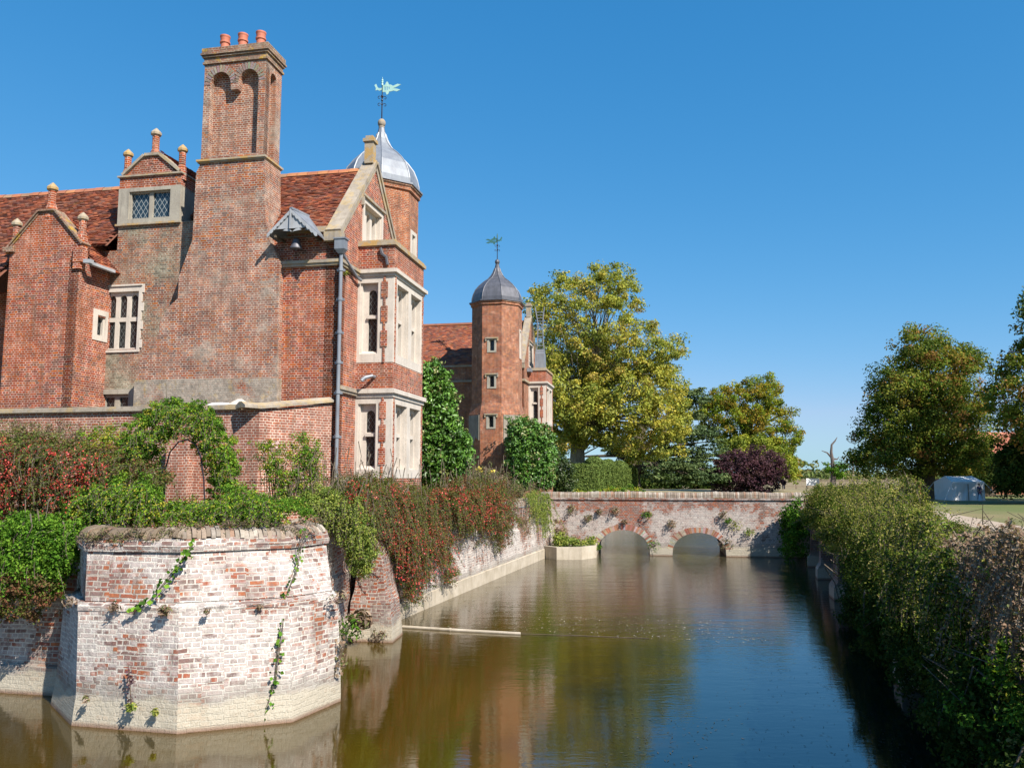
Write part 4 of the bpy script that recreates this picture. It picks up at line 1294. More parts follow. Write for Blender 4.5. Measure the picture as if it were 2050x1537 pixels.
pl = thing('stone_planter', 'low curved stone planter in the water at the left foot of the bridge', 'planter', (3, 43, 0))
p = MB()
PP = [(1.6, 42.9), (2.25, 41.95), (3.52, 41.98), (4.35, 43.0), (4.55, 44.5)]
inn = [tuple(q) for q in offset_line(PP, .25)]
p.rings([[(x_, y_, z_) for x_, y_ in l_] for l_, z_ in ((PP, -1), (PP, .62), (inn, .62), (inn, .4))], cap_top=False, cap_bot=False, closed=False)
p.build('rim', M['pale_conc'], pl)
p = MB(); p.add([(x_, y_, .45) for x_, y_ in inn] + [(2.0, 44.8, .45)], [tuple(range(6))]); p.build('soil', M['bark'], pl)

# ================================================================== GROUND AND WATER
def flat(name, outer, z, mat, holes=()):
    polys = [outer] + list(holes)
    fl = [q for pl_ in polys for q in pl_]
    t = tessellate_polygon([[Vector((q[0], q[1], 0)) for q in pl_] for pl_ in polys])
    mb = MB(); mb.add([(q[0], q[1], z) for q in fl], [tuple(k) for k in t])
    return props(mb.build(name, mat), kind='structure')


flat('island_ground', [(-80, 30), (-34, 22.1), (-9, 16.9), (-8.25, 15.95), (-7.4, 15.1), (-5.8, 14.9), (-4.35, 15.7), (-4.0, 16.7), (-4.65, 18.6), (-4.55, 23.0),
                       (-3.7, 24.3), (1.1, 42.0), (2.0, 45.2), (2.65, 47.6), (12.2, 82.2), (-80, 82.2)], 2.72, M['grass'])
flat('lawn', [(-4000, -4000), (4000, -4000), (4000, 4000), (-4000, 4000)], 1.8, M['grass'],
     holes=[[(-200, -30), (rx(-30) + .6, -30), (rx(81.9) + .6, 81.9), (-200, 82.1)]])
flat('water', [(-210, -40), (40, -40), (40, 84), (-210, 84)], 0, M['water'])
flat('moat_bed', [(-211, -41), (41, -41), (41, 85), (-211, 85)], -1.6, M['bark'])
flat('path', [(rx(20) + 7.2, 20), (rx(20) + 9.8, 20), (rx(75) + 9.6, 75), (rx(75) + 7.4, 75)], 1.806, M['path'])
# the bank behind the right wall rises a little under the shrubs
mb = MB()
rr_ = []
for y_ in range(0, 46, 3):
    rr_.append([(rx(y_) + .5, y_, 1.79), (rx(y_) + 1.2, y_, 2.1 + .15 * math.sin(y_)), (rx(y_) + 2.6, y_, 2.1 + .15 * math.cos(y_ * 1.3)), (rx(y_) + 4.5, y_, 1.79)])
mb.rings(rr_, closed=False, cap_top=False, cap_bot=False)
props(mb.build('earth_bank', M['grass']), kind='structure')

# ================================================================== FOLIAGE
def inside(px, py, poly):
    x = np.asarray(px); y = np.asarray(py); r = np.zeros(x.shape, bool)
    n = len(poly)
    for i in range(n):
        x0, y0 = poly[i]; x1, y1 = poly[(i + 1) % n]
        if y0 == y1: continue
        c = ((y0 > y) != (y1 > y)) & (x < (x1 - x0) * (y - y0) / (y1 - y0) + x0)
        r ^= c
    return r


def edge_dist(px, py, poly):
    d = np.full(px.shape, 1e9)
    n = len(poly)
    for i in range(n):
        a = np.array(poly[i], float); b = np.array(poly[(i + 1) % n], float)
        ab = b - a; L = (ab ** 2).sum() + 1e-9
        t = np.clip(((px - a[0]) * ab[0] + (py - a[1]) * ab[1]) / L, 0, 1)
        d = np.minimum(d, np.hypot(px - a[0] - t * ab[0], py - a[1] - t * ab[1]))
    return d


def leaf_mesh(name, mat, parent, P, Nn, size, col, aspect=.6, loc=None, fold=.18):
    """one folded leaf (two triangles sharing the midrib) per point"""
    n = len(P)
    rnd = RNG.normal(size=(n, 3))
    t = np.cross(Nn, rnd); t /= np.linalg.norm(t, axis=1)[:, None] + 1e-9
    b = np.cross(Nn, t)
    s = np.asarray(size)[:, None] if np.ndim(size) else size
    v = np.empty((n, 4, 3))
    v[:, 0] = P - t * s * .5
    v[:, 1] = P + b * s * .5 * aspect + Nn * s * fold
    v[:, 2] = P + t * s * .5
    v[:, 3] = P - b * s * .5 * aspect + Nn * s * fold
    off = np.array(ROOT[parent.name] if parent is not None else (loc if loc is not None else (0, 0, 0)))
    me = bpy.data.meshes.new(name)
    me.vertices.add(4 * n); me.loops.add(6 * n); me.polygons.add(2 * n)
    me.vertices.foreach_set('co', (v.reshape(-1, 3) - off).astype(np.float32).ravel())
    idx = np.arange(n)[:, None] * 4 + np.array([0, 1, 2, 0, 2, 3])[None]
    me.loops.foreach_set('vertex_index', idx.ravel().astype(np.int32))
    me.polygons.foreach_set('loop_start', (np.arange(2 * n) * 3).astype(np.int32))
    me.polygons.foreach_set('loop_total', np.full(2 * n, 3, np.int32))
    at_ = me.attributes.new('Col', 'FLOAT_COLOR', 'FACE')
    c = np.ones((2 * n, 4), np.float32); c[:, :3] = np.repeat(col, 2, axis=0)
    at_.data.foreach_set('color', c.ravel())
    me.update(calc_edges=True)
    me.materials.append(mat)
    return link_mesh(me, name, parent, loc)


def px_to_world(px, py, Y):
    x = (px - CXP) / FPX; y = (CYP - py) / FPX
    dy = math.cos(PITCH) - y * math.sin(PITCH); dz = math.sin(PITCH) + y * math.cos(PITCH)
    t = Y / dy
    return np.stack([x * t, Y, CAM_H + dz * t], axis=1)


def clumps_in(poly, Yf, thick, K, edge_px, zmin=None, shell=.5):
    poly = [tuple(q) for q in poly]
    xs = [q[0] for q in poly]; ys = [q[1] for q in poly]
    out = []
    tot = 0
    while tot < K:
        px = RNG.uniform(min(xs), max(xs), K * 2); py = RNG.uniform(min(ys), max(ys), K * 2)
        m = inside(px, py, poly); px, py = px[m], py[m]
        d = edge_dist(px, py, poly)
        r = np.clip(d / edge_px, 0, 1)
        T = thick * np.sqrt(1 - (1 - r) ** 2)
        sgn = np.where(RNG.random(len(px)) < .68, -1, 1)
        Yb = Yf(px, py) if callable(Yf) else np.full(len(px), float(Yf))
        Y = Yb + sgn * T * (shell + (1 - shell) * RNG.random(len(px)))
        px = px + RNG.normal(size=len(px)) * min(edge_px * .2, 6); py = py + RNG.normal(size=len(px)) * min(edge_px * .2, 6)
        C = px_to_world(px, py, Y)
        if zmin is not None: C = C[C[:, 2] > zmin]
        out.append(C); tot += len(C)
    return np.concatenate(out)[:K]


def leaves_from_clumps(C, per, cr, size, pal, wts, flat=.75, jitter=.22, up=.35, center=None, droop=0.0, coljit=.75):
    K = len(C)
    cnt = RNG.poisson(per, K) + 1
    ci = np.repeat(np.arange(K), cnt)
    n = len(ci)
    d = RNG.normal(size=(n, 3)); d /= np.linalg.norm(d, axis=1)[:, None]
    rr = RNG.random(n) ** .45
    crs = cr * RNG.uniform(.6, 1.35, K)
    off = d * rr[:, None] * crs[ci][:, None]
    off[:, 2] *= flat
    if droop: off[:, 2] -= droop * (off[:, 0] ** 2 + off[:, 1] ** 2) / max(cr, 1e-6)
    P = C[ci] + off
    Nn = d * .8 + RNG.normal(size=(n, 3)) * .5 + np.array([0, 0, up])
    Nn /= np.linalg.norm(Nn, axis=1)[:, None]
    pal = np.array(pal); wts = np.array(wts, float); wts /= wts.sum()
    cc = RNG.choice(len(pal), K, p=wts)
    lc = np.where(RNG.random(n) < coljit, cc[ci], RNG.choice(len(pal), n, p=wts))
    kb = RNG.uniform(.85, 1.15, K)[ci]
    col = pal[lc] * (kb * RNG.uniform(1 - jitter, 1 + jitter, n))[:, None]
    sz = size * RNG.uniform(.65, 1.35, n)
    return P, Nn, sz, col


G_ = dict(
    ivy=[(.05, .13, .012), (.09, .20, .02), (.15, .27, .03), (.035, .08, .012)],
    climber=[(.09, .19, .02), (.15, .27, .03), (.22, .32, .03), (.05, .11, .015), (.32, .30, .04)],
    cot=[(.09, .12, .03), (.14, .09, .045), (.07, .10, .02), (.18, .08, .045), (.15, .17, .04)],
    yel=[(.26, .30, .06), (.19, .25, .05), (.33, .33, .08), (.12, .18, .04)],
    magnolia=[(.06, .15, .02), (.09, .20, .03), (.12, .25, .035), (.045, .10, .018), (.22, .24, .08)],
    plane=[(.36, .35, .06), (.30, .32, .06), (.44, .38, .065), (.18, .22, .045), (.36, .27, .07), (.29, .31, .08)],
    oak=[(.14, .20, .02), (.20, .24, .025), (.27, .19, .03), (.09, .14, .02), (.28, .26, .03)],
    oakyel=[(.26, .28, .04), (.20, .25, .04), (.16, .20, .035)],
    chestnut=[(.10, .15, .02), (.16, .19, .03), (.26, .19, .04), (.07, .11, .02), (.28, .15, .05), (.22, .23, .04)],
    cedar=[(.06, .10, .035), (.09, .13, .045), (.045, .075, .025), (.12, .16, .055)],
    purple=[(.07, .035, .05), (.10, .045, .06), (.05, .03, .04), (.13, .07, .08)],
    yew=[(.10, .15, .03), (.13, .17, .035), (.08, .12, .025)],
    bramble=[(.055, .095, .012), (.10, .14, .018), (.19, .20, .035), (.03, .05, .008), (.27, .24, .08)],
    dry=[(.24, .16, .11), (.30, .20, .14), (.18, .13, .10), (.16, .17, .07), (.33, .26, .20)],
    darkgreen=[(.035, .065, .012), (.05, .085, .015), (.025, .045, .01), (.07, .09, .02)],
)
BERRY = [(.50, .05, .045), (.55, .09, .07), (.38, .035, .035)]


def shrub(name, label, cat, regions, group=None, mat='leaf', stems=None, berries=None, flowers=None):
    """regions: (poly, Yf, thick, K, per, clump_r, leaf size, palette, weights, edge_px, zmin)"""
    Ps, Ns, Ss, Cs, CC = [], [], [], [], []
    for rg_ in regions:
        poly, Yf, th, K, per, cr, sz, pal, wt, ep, zm = rg_
        C = clumps_in(poly, Yf, th, K, ep, zm)
        P, Nn, s, c = leaves_from_clumps(C, per, cr, sz, G_[pal], wt or [1] * len(G_[pal]))
        Ps.append(P); Ns.append(Nn); Ss.append(s); Cs.append(c); CC.append(C)
    C = np.concatenate(CC)
    base = C.mean(axis=0).copy(); base[2] = C[:, 2].min()
    t = thing(name, label, cat, tuple(base), group)
    leaf_mesh('leaves', M[mat], t, np.concatenate(Ps), np.concatenate(Ns), np.concatenate(Ss), np.concatenate(Cs))
    if berries:
        nb, rad, bpoly, bY, bth = berries
        CB = clumps_in(bpoly, bY, bth, nb, 30, None, shell=.95)
        mb_P, mb_N, mb_S, mb_C = leaves_from_clumps(CB, 6, .13, rad, BERRY, [3, 2, 2], jitter=.3)
        leaf_mesh('berries', M['leaf_gloss'], t, mb_P, mb_N, mb_S, mb_C, aspect=1.0, fold=.3)
    if flowers:
        fp, rad, colr = flowers
        P = np.concatenate([px_to_world(np.array([q[0]]), np.array([q[1]]), np.array([q[2]])) + RNG.normal(size=(14, 3)) * rad * .5 for q in fp])
        Nn = RNG.normal(size=P.shape); Nn /= np.linalg.norm(Nn, axis=1)[:, None]
        leaf_mesh('flowers', M['leaf'], t, P, Nn, np.full(len(P), rad), np.tile(np.array(colr), (len(P), 1)), aspect=1)
    if stems:
        mb = MB()
        col = stems.get('col', (.12, .08, .05))
        ns = stems['n']; rad = stems.get('r', .02)
        idx = RNG.choice(len(C), min(ns, len(C)), replace=False)
        zb = stems.get('z', base[2])
        for i in idx:
            q = C[i]
            b0 = Vector((q[0] * .75 + base[0] * .25 + RNG.normal() * .15, q[1] + .1 + RNG.normal() * .1, min(zb, q[2] - .2)))
            if stems.get('hang'): b0 = Vector((q[0] + RNG.normal() * .1, q[1] + .15, q[2] + RNG.uniform(.4, 1.2)))
            q = Vector(q)
            m_ = b0.lerp(q, .5) + Vector((RNG.normal() * .08, RNG.normal() * .08, .15))
            mb.tube([b0, m_, q], [rad, rad * .7, rad * .3], 5, cap=False)
        mb.build('stems', M['bark'], t, uv=False)
    return t


def tree(name, label, trunk, regions, bark='bark', group=None, limbs=22, twigs=0, cat='tree', mat='leaf', leafname='crown', fork=.45):
    """trunk: [(point, radius), ...]; regions as for shrub plus flat factor"""
    Ps, Ns, Ss, Cs, CC = [], [], [], [], []
    for rg_ in regions:
        poly, Yf, th, K, per, cr, sz, pal, wt, ep, zm = rg_[:11]
        fl = rg_[11] if len(rg_) > 11 else .75
        C = clumps_in(poly, Yf, th, K, ep, zm, shell=.35)
        P, Nn, s, c = leaves_from_clumps(C, per, cr, sz, G_[pal], wt or [1] * len(G_[pal]), flat=fl)
        Ps.append(P); Ns.append(Nn); Ss.append(s); Cs.append(c); CC.append(C)
    C = np.concatenate(CC)
    base = Vector(trunk[0][0])
    t = thing(name, label, cat, tuple(base), group)
    leaf_mesh(leafname, M[mat], t, np.concatenate(Ps), np.concatenate(Ns), np.concatenate(Ss), np.concatenate(Cs))
    mb = MB()
    pts = [Vector(q) for q, r in trunk]; rad = [r for q, r in trunk]
    # root flare
    pts = [pts[0] - Z * .3, pts[0] + Z * .25] + pts[1:]; rad = [rad[0] * 1.5, rad[0] * 1.08] + rad[1:]
    mb.tube(pts, rad, 12)
    mb.build('trunk', M[bark], t, uv=False)
    mb = MB()
    idx = RNG.choice(len(C), min(limbs + twigs, len(C)), replace=False)
    for k, i in enumerate(idx):
        q = Vector(C[i])
        u_ = RNG.uniform(fork, 1.0)
        j = u_ * (len(pts) - 1); j0 = int(min(j, len(pts) - 2)); s = pts[j0].lerp(pts[j0 + 1], j - j0)
        if s.z > q.z - .3: s = pts[1].lerp(pts[-1], fork)
        rs = rad[-1] * (.75 if k < limbs else .35)
        d = q - s
        hz = Vector((d.x, d.y, 0)).length
        m1 = s + d * .33 + Z * (hz * .10) + Vector((RNG.normal(), RNG.normal(), 0)) * d.length * .04
        m2 = s + d * .68 + Z * (hz * .08) + Vector((RNG.normal(), RNG.normal(), 0)) * d.length * .05
        mb.tube([s, m1, m2, q], [rs, rs * .6, rs * .33, rs * .1], 6, cap=False)
    if len(mb.v): mb.build('limbs', M[bark], t, uv=False)
    return t


def wallY(px, py=None, off=.25):
    """distance of the main moat wall face along the picture column px"""
    k = (np.asarray(px, float) - CXP) / FPX / (math.cos(PITCH))
    # X = k*Y ; X = -3.5 + off + (Y-24)*.2637
    return np.clip((-3.5 + off - 24 * .2637) / (k - .2637), 17, 48)


def strands(name, label_parent, poly, Yf, n, lmin, lmax, pal, wts, leaf, berry=.0, out=.35, step=.035, stemcol=(.1, .07, .05)):
    """drooping shoots set with small leaves; parts of an existing shrub"""
    C = clumps_in(poly, Yf, .25, n, 15)
    pc = np.array(G_[pal]); w_ = np.array(wts, float); w_ /= w_.sum()
    P, BP, mb = [], [], MB()
    for c0 in C:
        L = RNG.uniform(lmin, lmax); dx = RNG.normal() * .35; dy = -abs(RNG.normal()) * out
        k = int(L / step); pts = []
        for i in range(k + 1):
            t = i / max(1, k)
            pts.append(np.array([c0[0] + dx * L * t, c0[1] + dy * min(1, t * 2) * .5, c0[2] + .12 * L * math.sin(t * 2.2) - L * t * t]))
        mb.tube([Vector(q) for q in pts[::max(1, k // 4)]], .006, 4, cap=False)
        for q in pts:
            for _ in range(3): P.append(q + RNG.normal(size=3) * .022)
            if berry and RNG.random() < berry * 1.3 * (math.sin(c0[0] * 3.1 + c0[1] * 1.3) + math.sin(c0[2] * 4.3 + c0[0]) > .1):
                for _ in range(3): BP.append(q + RNG.normal(size=3) * .03)
    P = np.array(P); Nn = RNG.normal(size=P.shape) * .6 + np.array([0, -.4, .6]); Nn /= np.linalg.norm(Nn, axis=1)[:, None]
    leaf_mesh('shoot_leaves', M['leaf'], label_parent, P, Nn, leaf * RNG.uniform(.7, 1.3, len(P)), pc[RNG.choice(len(pc), len(P), p=w_)] * RNG.uniform(.75, 1.25, len(P))[:, None])
    if BP:
        BP = np.array(BP); Nn = RNG.normal(size=BP.shape); Nn /= np.linalg.norm(Nn, axis=1)[:, None]
        bc = np.array(BERRY); leaf_mesh('shoot_berries', M['leaf_gloss'], label_parent, BP, Nn, np.full(len(BP), .036), bc[RNG.choice(3, len(BP))], aspect=1, fold=.3)
    mb.build('shoots', M['bark'], label_parent, uv=False)


# ---- shrubs on the bastion and along the island
bb1 = shrub('berry_bush', 'sprawling cotoneaster bush loaded with red berries at the left edge above the shaded wall', 'shrub', [
    ([(-60, 880), (60, 868), (130, 885), (225, 905), (330, 935), (345, 975), (250, 1030), (150, 1055), (-60, 1060)], 18.3, .8, 900, 38, .17, .052, 'cot', [3, 2, 3, 2, 2], 70, 2.6)],
    berries=(300, .036, [(-40, 900), (80, 885), (215, 910), (220, 960), (190, 985), (60, 1010), (-40, 1040)], 18.0, .75), stems=dict(n=60, r=.018))
shrub('feathery_shrub', 'grey-green feathery shrub tips rising against the garden wall at far left', 'shrub', [
    ([(-60, 850), (60, 842), (130, 850), (200, 868), (180, 915), (60, 925), (-60, 925)], 19.6, .5, 260, 26, .16, .045, 'dry', [1, 0, 2, 4, 0], 50, 2.6)], stems=dict(n=50, r=.012))
hs1 = shrub('hanging_shrub', 'bright green shrub tumbling over the shaded wall left of the bastion', 'shrub', [
    ([(-60, 1045), (60, 1030), (150, 1045), (165, 1090), (140, 1150), (110, 1195), (40, 1190), (-60, 1210)], 16.3, .9, 760, 40, .15, .055, 'ivy', [2, 3, 3, 1], 60, .9),
    ([(-60, 1140), (40, 1120), (125, 1140), (120, 1190), (70, 1240), (20, 1240), (-60, 1262)], 15.9, .5, 260, 34, .13, .05, 'cot', [1, 4, 1, 4, 2], 40, .9)], stems=dict(n=25, r=.015, hang=True))
rr1 = shrub('rambling_rose', 'green rambling rose mounding behind the bastion coping below the arch', 'shrub', [
    ([(130, 1000), (210, 960), (290, 955), (325, 1005), (415, 1008), (440, 985), (480, 970), (540, 1000), (600, 1005), (640, 1025), (560, 1045), (420, 1048), (250, 1050), (150, 1060)], 17.3, .7, 620, 36, .13, .05, 'climber', [4, 3, 1, 4, 1], 40, 2.7)],
    stems=dict(n=40, r=.014))
arch_t = thing('garden_arch', 'thin black metal hoop arch buried under the climbing plant', 'arch', tuple(at(365, 1010, 18.6)))
mb = MB()
for yy in (18.4, 19.0):
    pts = [at(328, 1020, yy), at(331, 940, yy), at(340, 905, yy), at(358, 884, yy), at(376, 880, yy), at(392, 890, yy), at(402, 915, yy), at(408, 960, yy), at(410, 1020, yy)]
    mb.tube(pts, .018, 6)
mb.build('hoop', M['iron'], arch_t, uv=False)
cp1 = shrub('climbing_plant', 'leafy green climber arching over the metal hoop in front of the garden wall', 'climber', [
    ([(232, 985), (225, 930), (250, 870), (280, 820), (330, 798), (380, 800), (425, 822), (460, 870), (478, 930), (480, 985), (505, 1010), (425, 1010), (415, 985), (411, 930), (395, 888), (372, 868), (340, 872), (316, 915), (306, 990)], 18.7, .4, 800, 34, .10, .052, 'climber', [3, 3, 2, 3, 1], 30, 2.7),
    ([(150, 870), (240, 850), (250, 890), (240, 950), (180, 940)], 19.2, .4, 160, 26, .14, .045, 'climber', [1, 1, 1, 1, 4], 34, 2.7)],
    stems=dict(n=6, r=.01, hang=True))
shrub('climbing_rose', 'thin pale climbing rose trained on the angled end of the garden wall', 'climber', [
    ([(512, 890), (540, 880), (575, 900), (600, 858), (625, 880), (645, 915), (648, 965), (600, 990), (560, 1000), (530, 960)], 21.3, .35, 300, 26, .14, .05, 'climber', [3, 3, 2, 2, 2], 30, 2.7)],
    flowers=([(552, 889, 21), (604, 950, 21)], .07, (.75, .55, .55)), stems=dict(n=70, r=.012))
ys1 = shrub('yellow_shrub', 'yellow-green shrub and dry grass filling the gap between bastion and moat wall', 'shrub', [
    ([(560, 1010), (640, 980), (715, 995), (745, 1060), (752, 1105), (732, 1150), (712, 1145), (690, 1085), (672, 1045), (640, 1030)], 20.3, .5, 520, 40, .14, .052, 'yel', [3, 3, 1, 3], 40, 1.2),
    ([(600, 985), (700, 960), (740, 990), (660, 1020)], 21.5, .6, 200, 30, .16, .045, 'dry', [1, 1, 1, 5, 1], 30, 2.7)], stems=dict(n=60, r=.012, hang=True))
w0 = lambda px, py: wallY(px, off=.30)
w1 = lambda px, py: wallY(px, off=.15)
cn1 = shrub('cotoneaster', 'large cotoneaster with red berries cascading down the moat wall, nearer of the two cascades', 'shrub', [
    ([(665, 985), (700, 950), (760, 958), (850, 975), (890, 995), (900, 1030), (885, 1070), (760, 1040), (690, 1010)], lambda px, py: wallY(px, off=-.35), .6, 650, 40, .17, .05, 'cot', [3, 2, 3, 1, 3], 35, 2.6),
    ([(700, 1000), (880, 1010), (905, 1060), (900, 1110), (918, 1160), (900, 1170), (880, 1120), (850, 1180), (838, 1215), (815, 1200), (800, 1140), (770, 1080), (745, 1050)], w0, .35, 900, 34, .16, .05, 'cot', [2, 3, 2, 3, 2], 30, .35)],
    berries=(250, .036, [(745, 1040), (850, 1020), (900, 1060), (915, 1160), (890, 1160), (850, 1170), (840, 1210), (812, 1190), (790, 1110)], lambda px, py: wallY(px, off=.5), .22), stems=dict(n=130, r=.014, hang=True))
cn2 = shrub('cotoneaster', 'cotoneaster with red berries cascading down the moat wall, farther cascade toward the bridge', 'shrub', [
    ([(868, 985), (900, 962), (1000, 960), (1030, 985), (1035, 1040), (1015, 1080), (1000, 1110), (985, 1060), (930, 1060), (900, 1030)], w0, .5, 800, 34, .2, .055, 'cot', [2, 3, 2, 3, 2], 30, .8),
    ([(900, 1040), (1010, 1040), (1005, 1085), (960, 1095), (910, 1100)], w1, .15, 120, 14, .16, .05, 'cot', [1, 3, 1, 1, 1], 20, .5)],
    berries=(190, .042, [(880, 985), (990, 975), (1025, 1010), (1010, 1070), (960, 1050), (900, 1020)], lambda px, py: wallY(px, off=.65), .25), stems=dict(n=130, r=.014, hang=True))
shrub('wall_shrub', 'low brownish shrub bed in front of the far turret above the moat wall', 'shrub', [
    ([(880, 965), (930, 935), (1000, 940), (1050, 970), (1095, 985), (1090, 1010), (1040, 1005), (900, 1000)], lambda px, py: wallY(px, off=-.9) + 2, 1.0, 420, 30, .22, .06, 'dry', [1, 1, 2, 5, 0], 25, 2.6)],
    flowers=([(958, 940, 36), (985, 945, 37)], .12, (.75, .6, .12)), stems=dict(n=30, r=.015))
hv1 = shrub('hanging_vine', 'green and yellow vine hanging over the wall corner beside the bridge', 'climber', [
    ([(1055, 985), (1095, 985), (1100, 1050), (1090, 1075), (1082, 1040), (1060, 1010)], lambda px, py: wallY(px, off=.2), .2, 170, 26, .17, .06, 'yel', [2, 3, 1, 3], 14, .9),
    ([(1042, 1040), (1060, 1035), (1062, 1085), (1048, 1075)], lambda px, py: wallY(px, off=.2), .15, 50, 20, .14, .055, 'dry', None, 10, .5)], stems=dict(n=30, r=.012, hang=True))
shrub('magnolia', 'tall glossy-leaved evergreen climbing beside the near stone bay', 'shrub', [
    ([(838, 745), (862, 722), (885, 750), (905, 790), (915, 840), (935, 875), (940, 930), (905, 965), (838, 972), (800, 970), (800, 760)], 33.5, .9, 760, 44, .27, .15, 'magnolia', [3, 4, 3, 2, 1], 30, 2.6)], mat='leaf_gloss', stems=dict(n=20, r=.03))
shrub('magnolia', 'rounded glossy-leaved evergreen against the corner of the far wing', 'shrub', [
    ([(1020, 850), (1045, 838), (1080, 850), (1105, 870), (1108, 930), (1100, 975), (1050, 978), (1025, 965), (1018, 905)], 49.5, .9, 620, 44, .27, .15, 'magnolia', [3, 4, 3, 1, 2], 24, 2.6)], mat='leaf_gloss', stems=dict(n=16, r=.03))

cotw = [3, 2, 3, 1.5, 3]
strands('s', cn1, [(700, 960), (880, 985), (905, 1040), (890, 1100), (840, 1120), (780, 1060), (690, 1010)], lambda px, py: wallY(px, off=.55), 320, .5, 1.3, 'cot', cotw, .045, .30)
strands('s', cn2, [(870, 980), (1010, 970), (1030, 1020), (1000, 1040), (900, 1020)], lambda px, py: wallY(px, off=.55), 180, .4, 1.1, 'cot', cotw, .055, .30)
strands('s', bb1, [(-40, 870), (130, 885), (330, 935), (330, 975), (60, 1000), (-40, 1000)], 17.7, 330, .3, .8, 'cot', cotw, .045, .45, out=.8)
strands('s', hs1, [(-40, 1040), (160, 1050), (120, 1140), (40, 1190), (-40, 1190)], 15.9, 160, .3, .7, 'ivy', [2, 3, 3, 1], .05, .0)
strands('s', ys1, [(600, 1000), (720, 1000), (735, 1070), (720, 1110), (690, 1060)], 19.9, 130, .2, .6, 'yel', [3, 3, 1, 3], .05, .0, out=.5)
strands('s', hv1, [(1050, 990), (1098, 990), (1098, 1050)], lambda px, py: wallY(px, off=.4), 60, .5, 1.4, 'yel', [3, 3, 1, 3], .06, .0)
strands('s', rr1, [(160, 985), (290, 965), (320, 1010), (430, 1000), (470, 980), (600, 1015), (600, 1030), (200, 1040)], 16.6, 200, .2, .5, 'climber', [4, 3, 2, 3, 2], .05, .0, out=.6)
strands('s', cp1, [(240, 930), (265, 860), (330, 805), (420, 820), (470, 910), (480, 980), (440, 980), (425, 890), (370, 850), (310, 890), (290, 960)], 18.3, 150, .15, .4, 'climber', [4, 3, 2, 3, 2], .05, .0, out=.5)

# ---- creepers and tufts on the masonry
def creeper(label, path, width, n, pal, leaf=.06, twigs=True, name='creeper', hang=0):
    """path: (px, py, Y) points lying on the wall face"""
    pts = [at(*q) for q in path]
    P = []
    L = [0]
    for a, b in zip(pts, pts[1:]): L.append(L[-1] + (b - a).length)
    for _ in range(n):
        u_ = RNG.uniform(0, L[-1]); i = max(0, min(len(pts) - 2, int(np.searchsorted(L, u_)) - 1))
        q = pts[i].lerp(pts[i + 1], (u_ - L[i]) / (L[i + 1] - L[i]))
        P.append((q.x + RNG.normal() * width, q.y - abs(RNG.normal()) * .04, q.z + RNG.normal() * width))
    P = np.array(P)
    t = thing(name, label, 'creeper', tuple(pts[-1]))
    Nn = RNG.normal(size=P.shape) * .5 + np.array([0, -1, .3]); Nn /= np.linalg.norm(Nn, axis=1)[:, None]
    pc = np.array(G_[pal]); c = pc[RNG.choice(len(pc), len(P))] * RNG.uniform(.7, 1.3, len(P))[:, None]
    leaf_mesh('leaves', M['leaf'], t, P, Nn, leaf * RNG.uniform(.6, 1.4, len(P)), c, aspect=.85)
    if twigs:
        mb = MB()
        for k in range(3):
            mb.tube([q + Vector((RNG.normal() * width * .5, -.01 - .01 * k, RNG.normal() * width * .5)) for q in pts], .007, 4, cap=False, col=(.1, .05, .04))
        mb.build('stems', M['bark'], t, uv=False)
    return t


creeper('green creeper trailing diagonally down the shaded left face of the bastion', [(385, 1085, 14.35), (380, 1105, 14.3), (345, 1150, 14.3), (300, 1205, 14.25), (262, 1225, 14.2)], .04, 70, 'ivy', .08)
creeper('long creeper dangling down the bright right face of the bastion', [(617, 1040, 15.6), (605, 1085, 15.5), (592, 1140, 15.35), (568, 1200, 14.95), (560, 1280, 14.7), (552, 1360, 14.6), (530, 1440, 14.5)], .05, 110, 'ivy', .065)
creeper('reddish creeper at the right-hand edge of the bastion', [(684, 1285, 15.75), (680, 1320, 15.75), (672, 1350, 15.75)], .07, 60, 'dry', .06)
creeper('dark dried creeper low on the left face of the bastion', [(258, 1335, 14.15), (262, 1380, 14.1), (262, 1420, 14.1)], .035, 45, 'purple', .05)


def tuft(label, px, py, Y, r, pal='yel', n=60, leaf=.09, name='wall_tuft', group=None, wts=None):
    c = np.array(at(px, py, Y))[None]
    P, Nn, s, col = leaves_from_clumps(c, n, r, leaf, G_[pal], wts or [1] * len(G_[pal]), flat=.8, coljit=.3)
    P[:, 1] = np.minimum(P[:, 1], Y + r * .3)
    t = thing(name, label, 'plant', tuple(c[0]), group)
    leaf_mesh('leaves', M['leaf'], t, P, Nn, s, col, aspect=.3)
    mb = MB()
    for k in range(6):
        a = RNG.normal(size=3) * r * .6
        mb.tube([c[0] + np.array([0, .1, -.02]), c[0] + np.array([a[0], -abs(a[1]) * .5, abs(a[2])])], [.008, .003], 4, cap=False)
    mb.build('stems', M['bark'], t, uv=False)
    return t


tuft('green tuft beside the dried creeper at the foot of the bastion', 262, 1415, 13.98, .12)
tuft('small tuft low on the bastion between creeper and corner', 310, 1425, 13.95, .07, n=25)
tuft('tiny brown tuft low at the left of the bastion face', 172, 1400, 14.2, .07, 'dry', n=25)
tuft('dry grass tuft on the bastion ledge near its front corner', 330, 1222, 14.1, .13, 'dry', n=60, leaf=.12)
tuft('grey tuft on the bastion ledge left of the diagonal creeper', 228, 1215, 14.25, .10, 'dry', n=50)
tuft('dry tuft on the bastion ledge at its left corner', 140, 1205, 14.5, .13, 'dry', n=60)
tuft('small dry tuft on the bastion ledge right of its front corner', 415, 1223, 14.2, .06, 'dry', n=25)
tuft('dry tuft on the bastion ledge near the hanging creeper', 520, 1215, 14.6, .06, 'dry', n=25)
tuft('dry tuft at the right end of the bastion ledge', 678, 1192, 15.4, .13, 'dry', n=60)
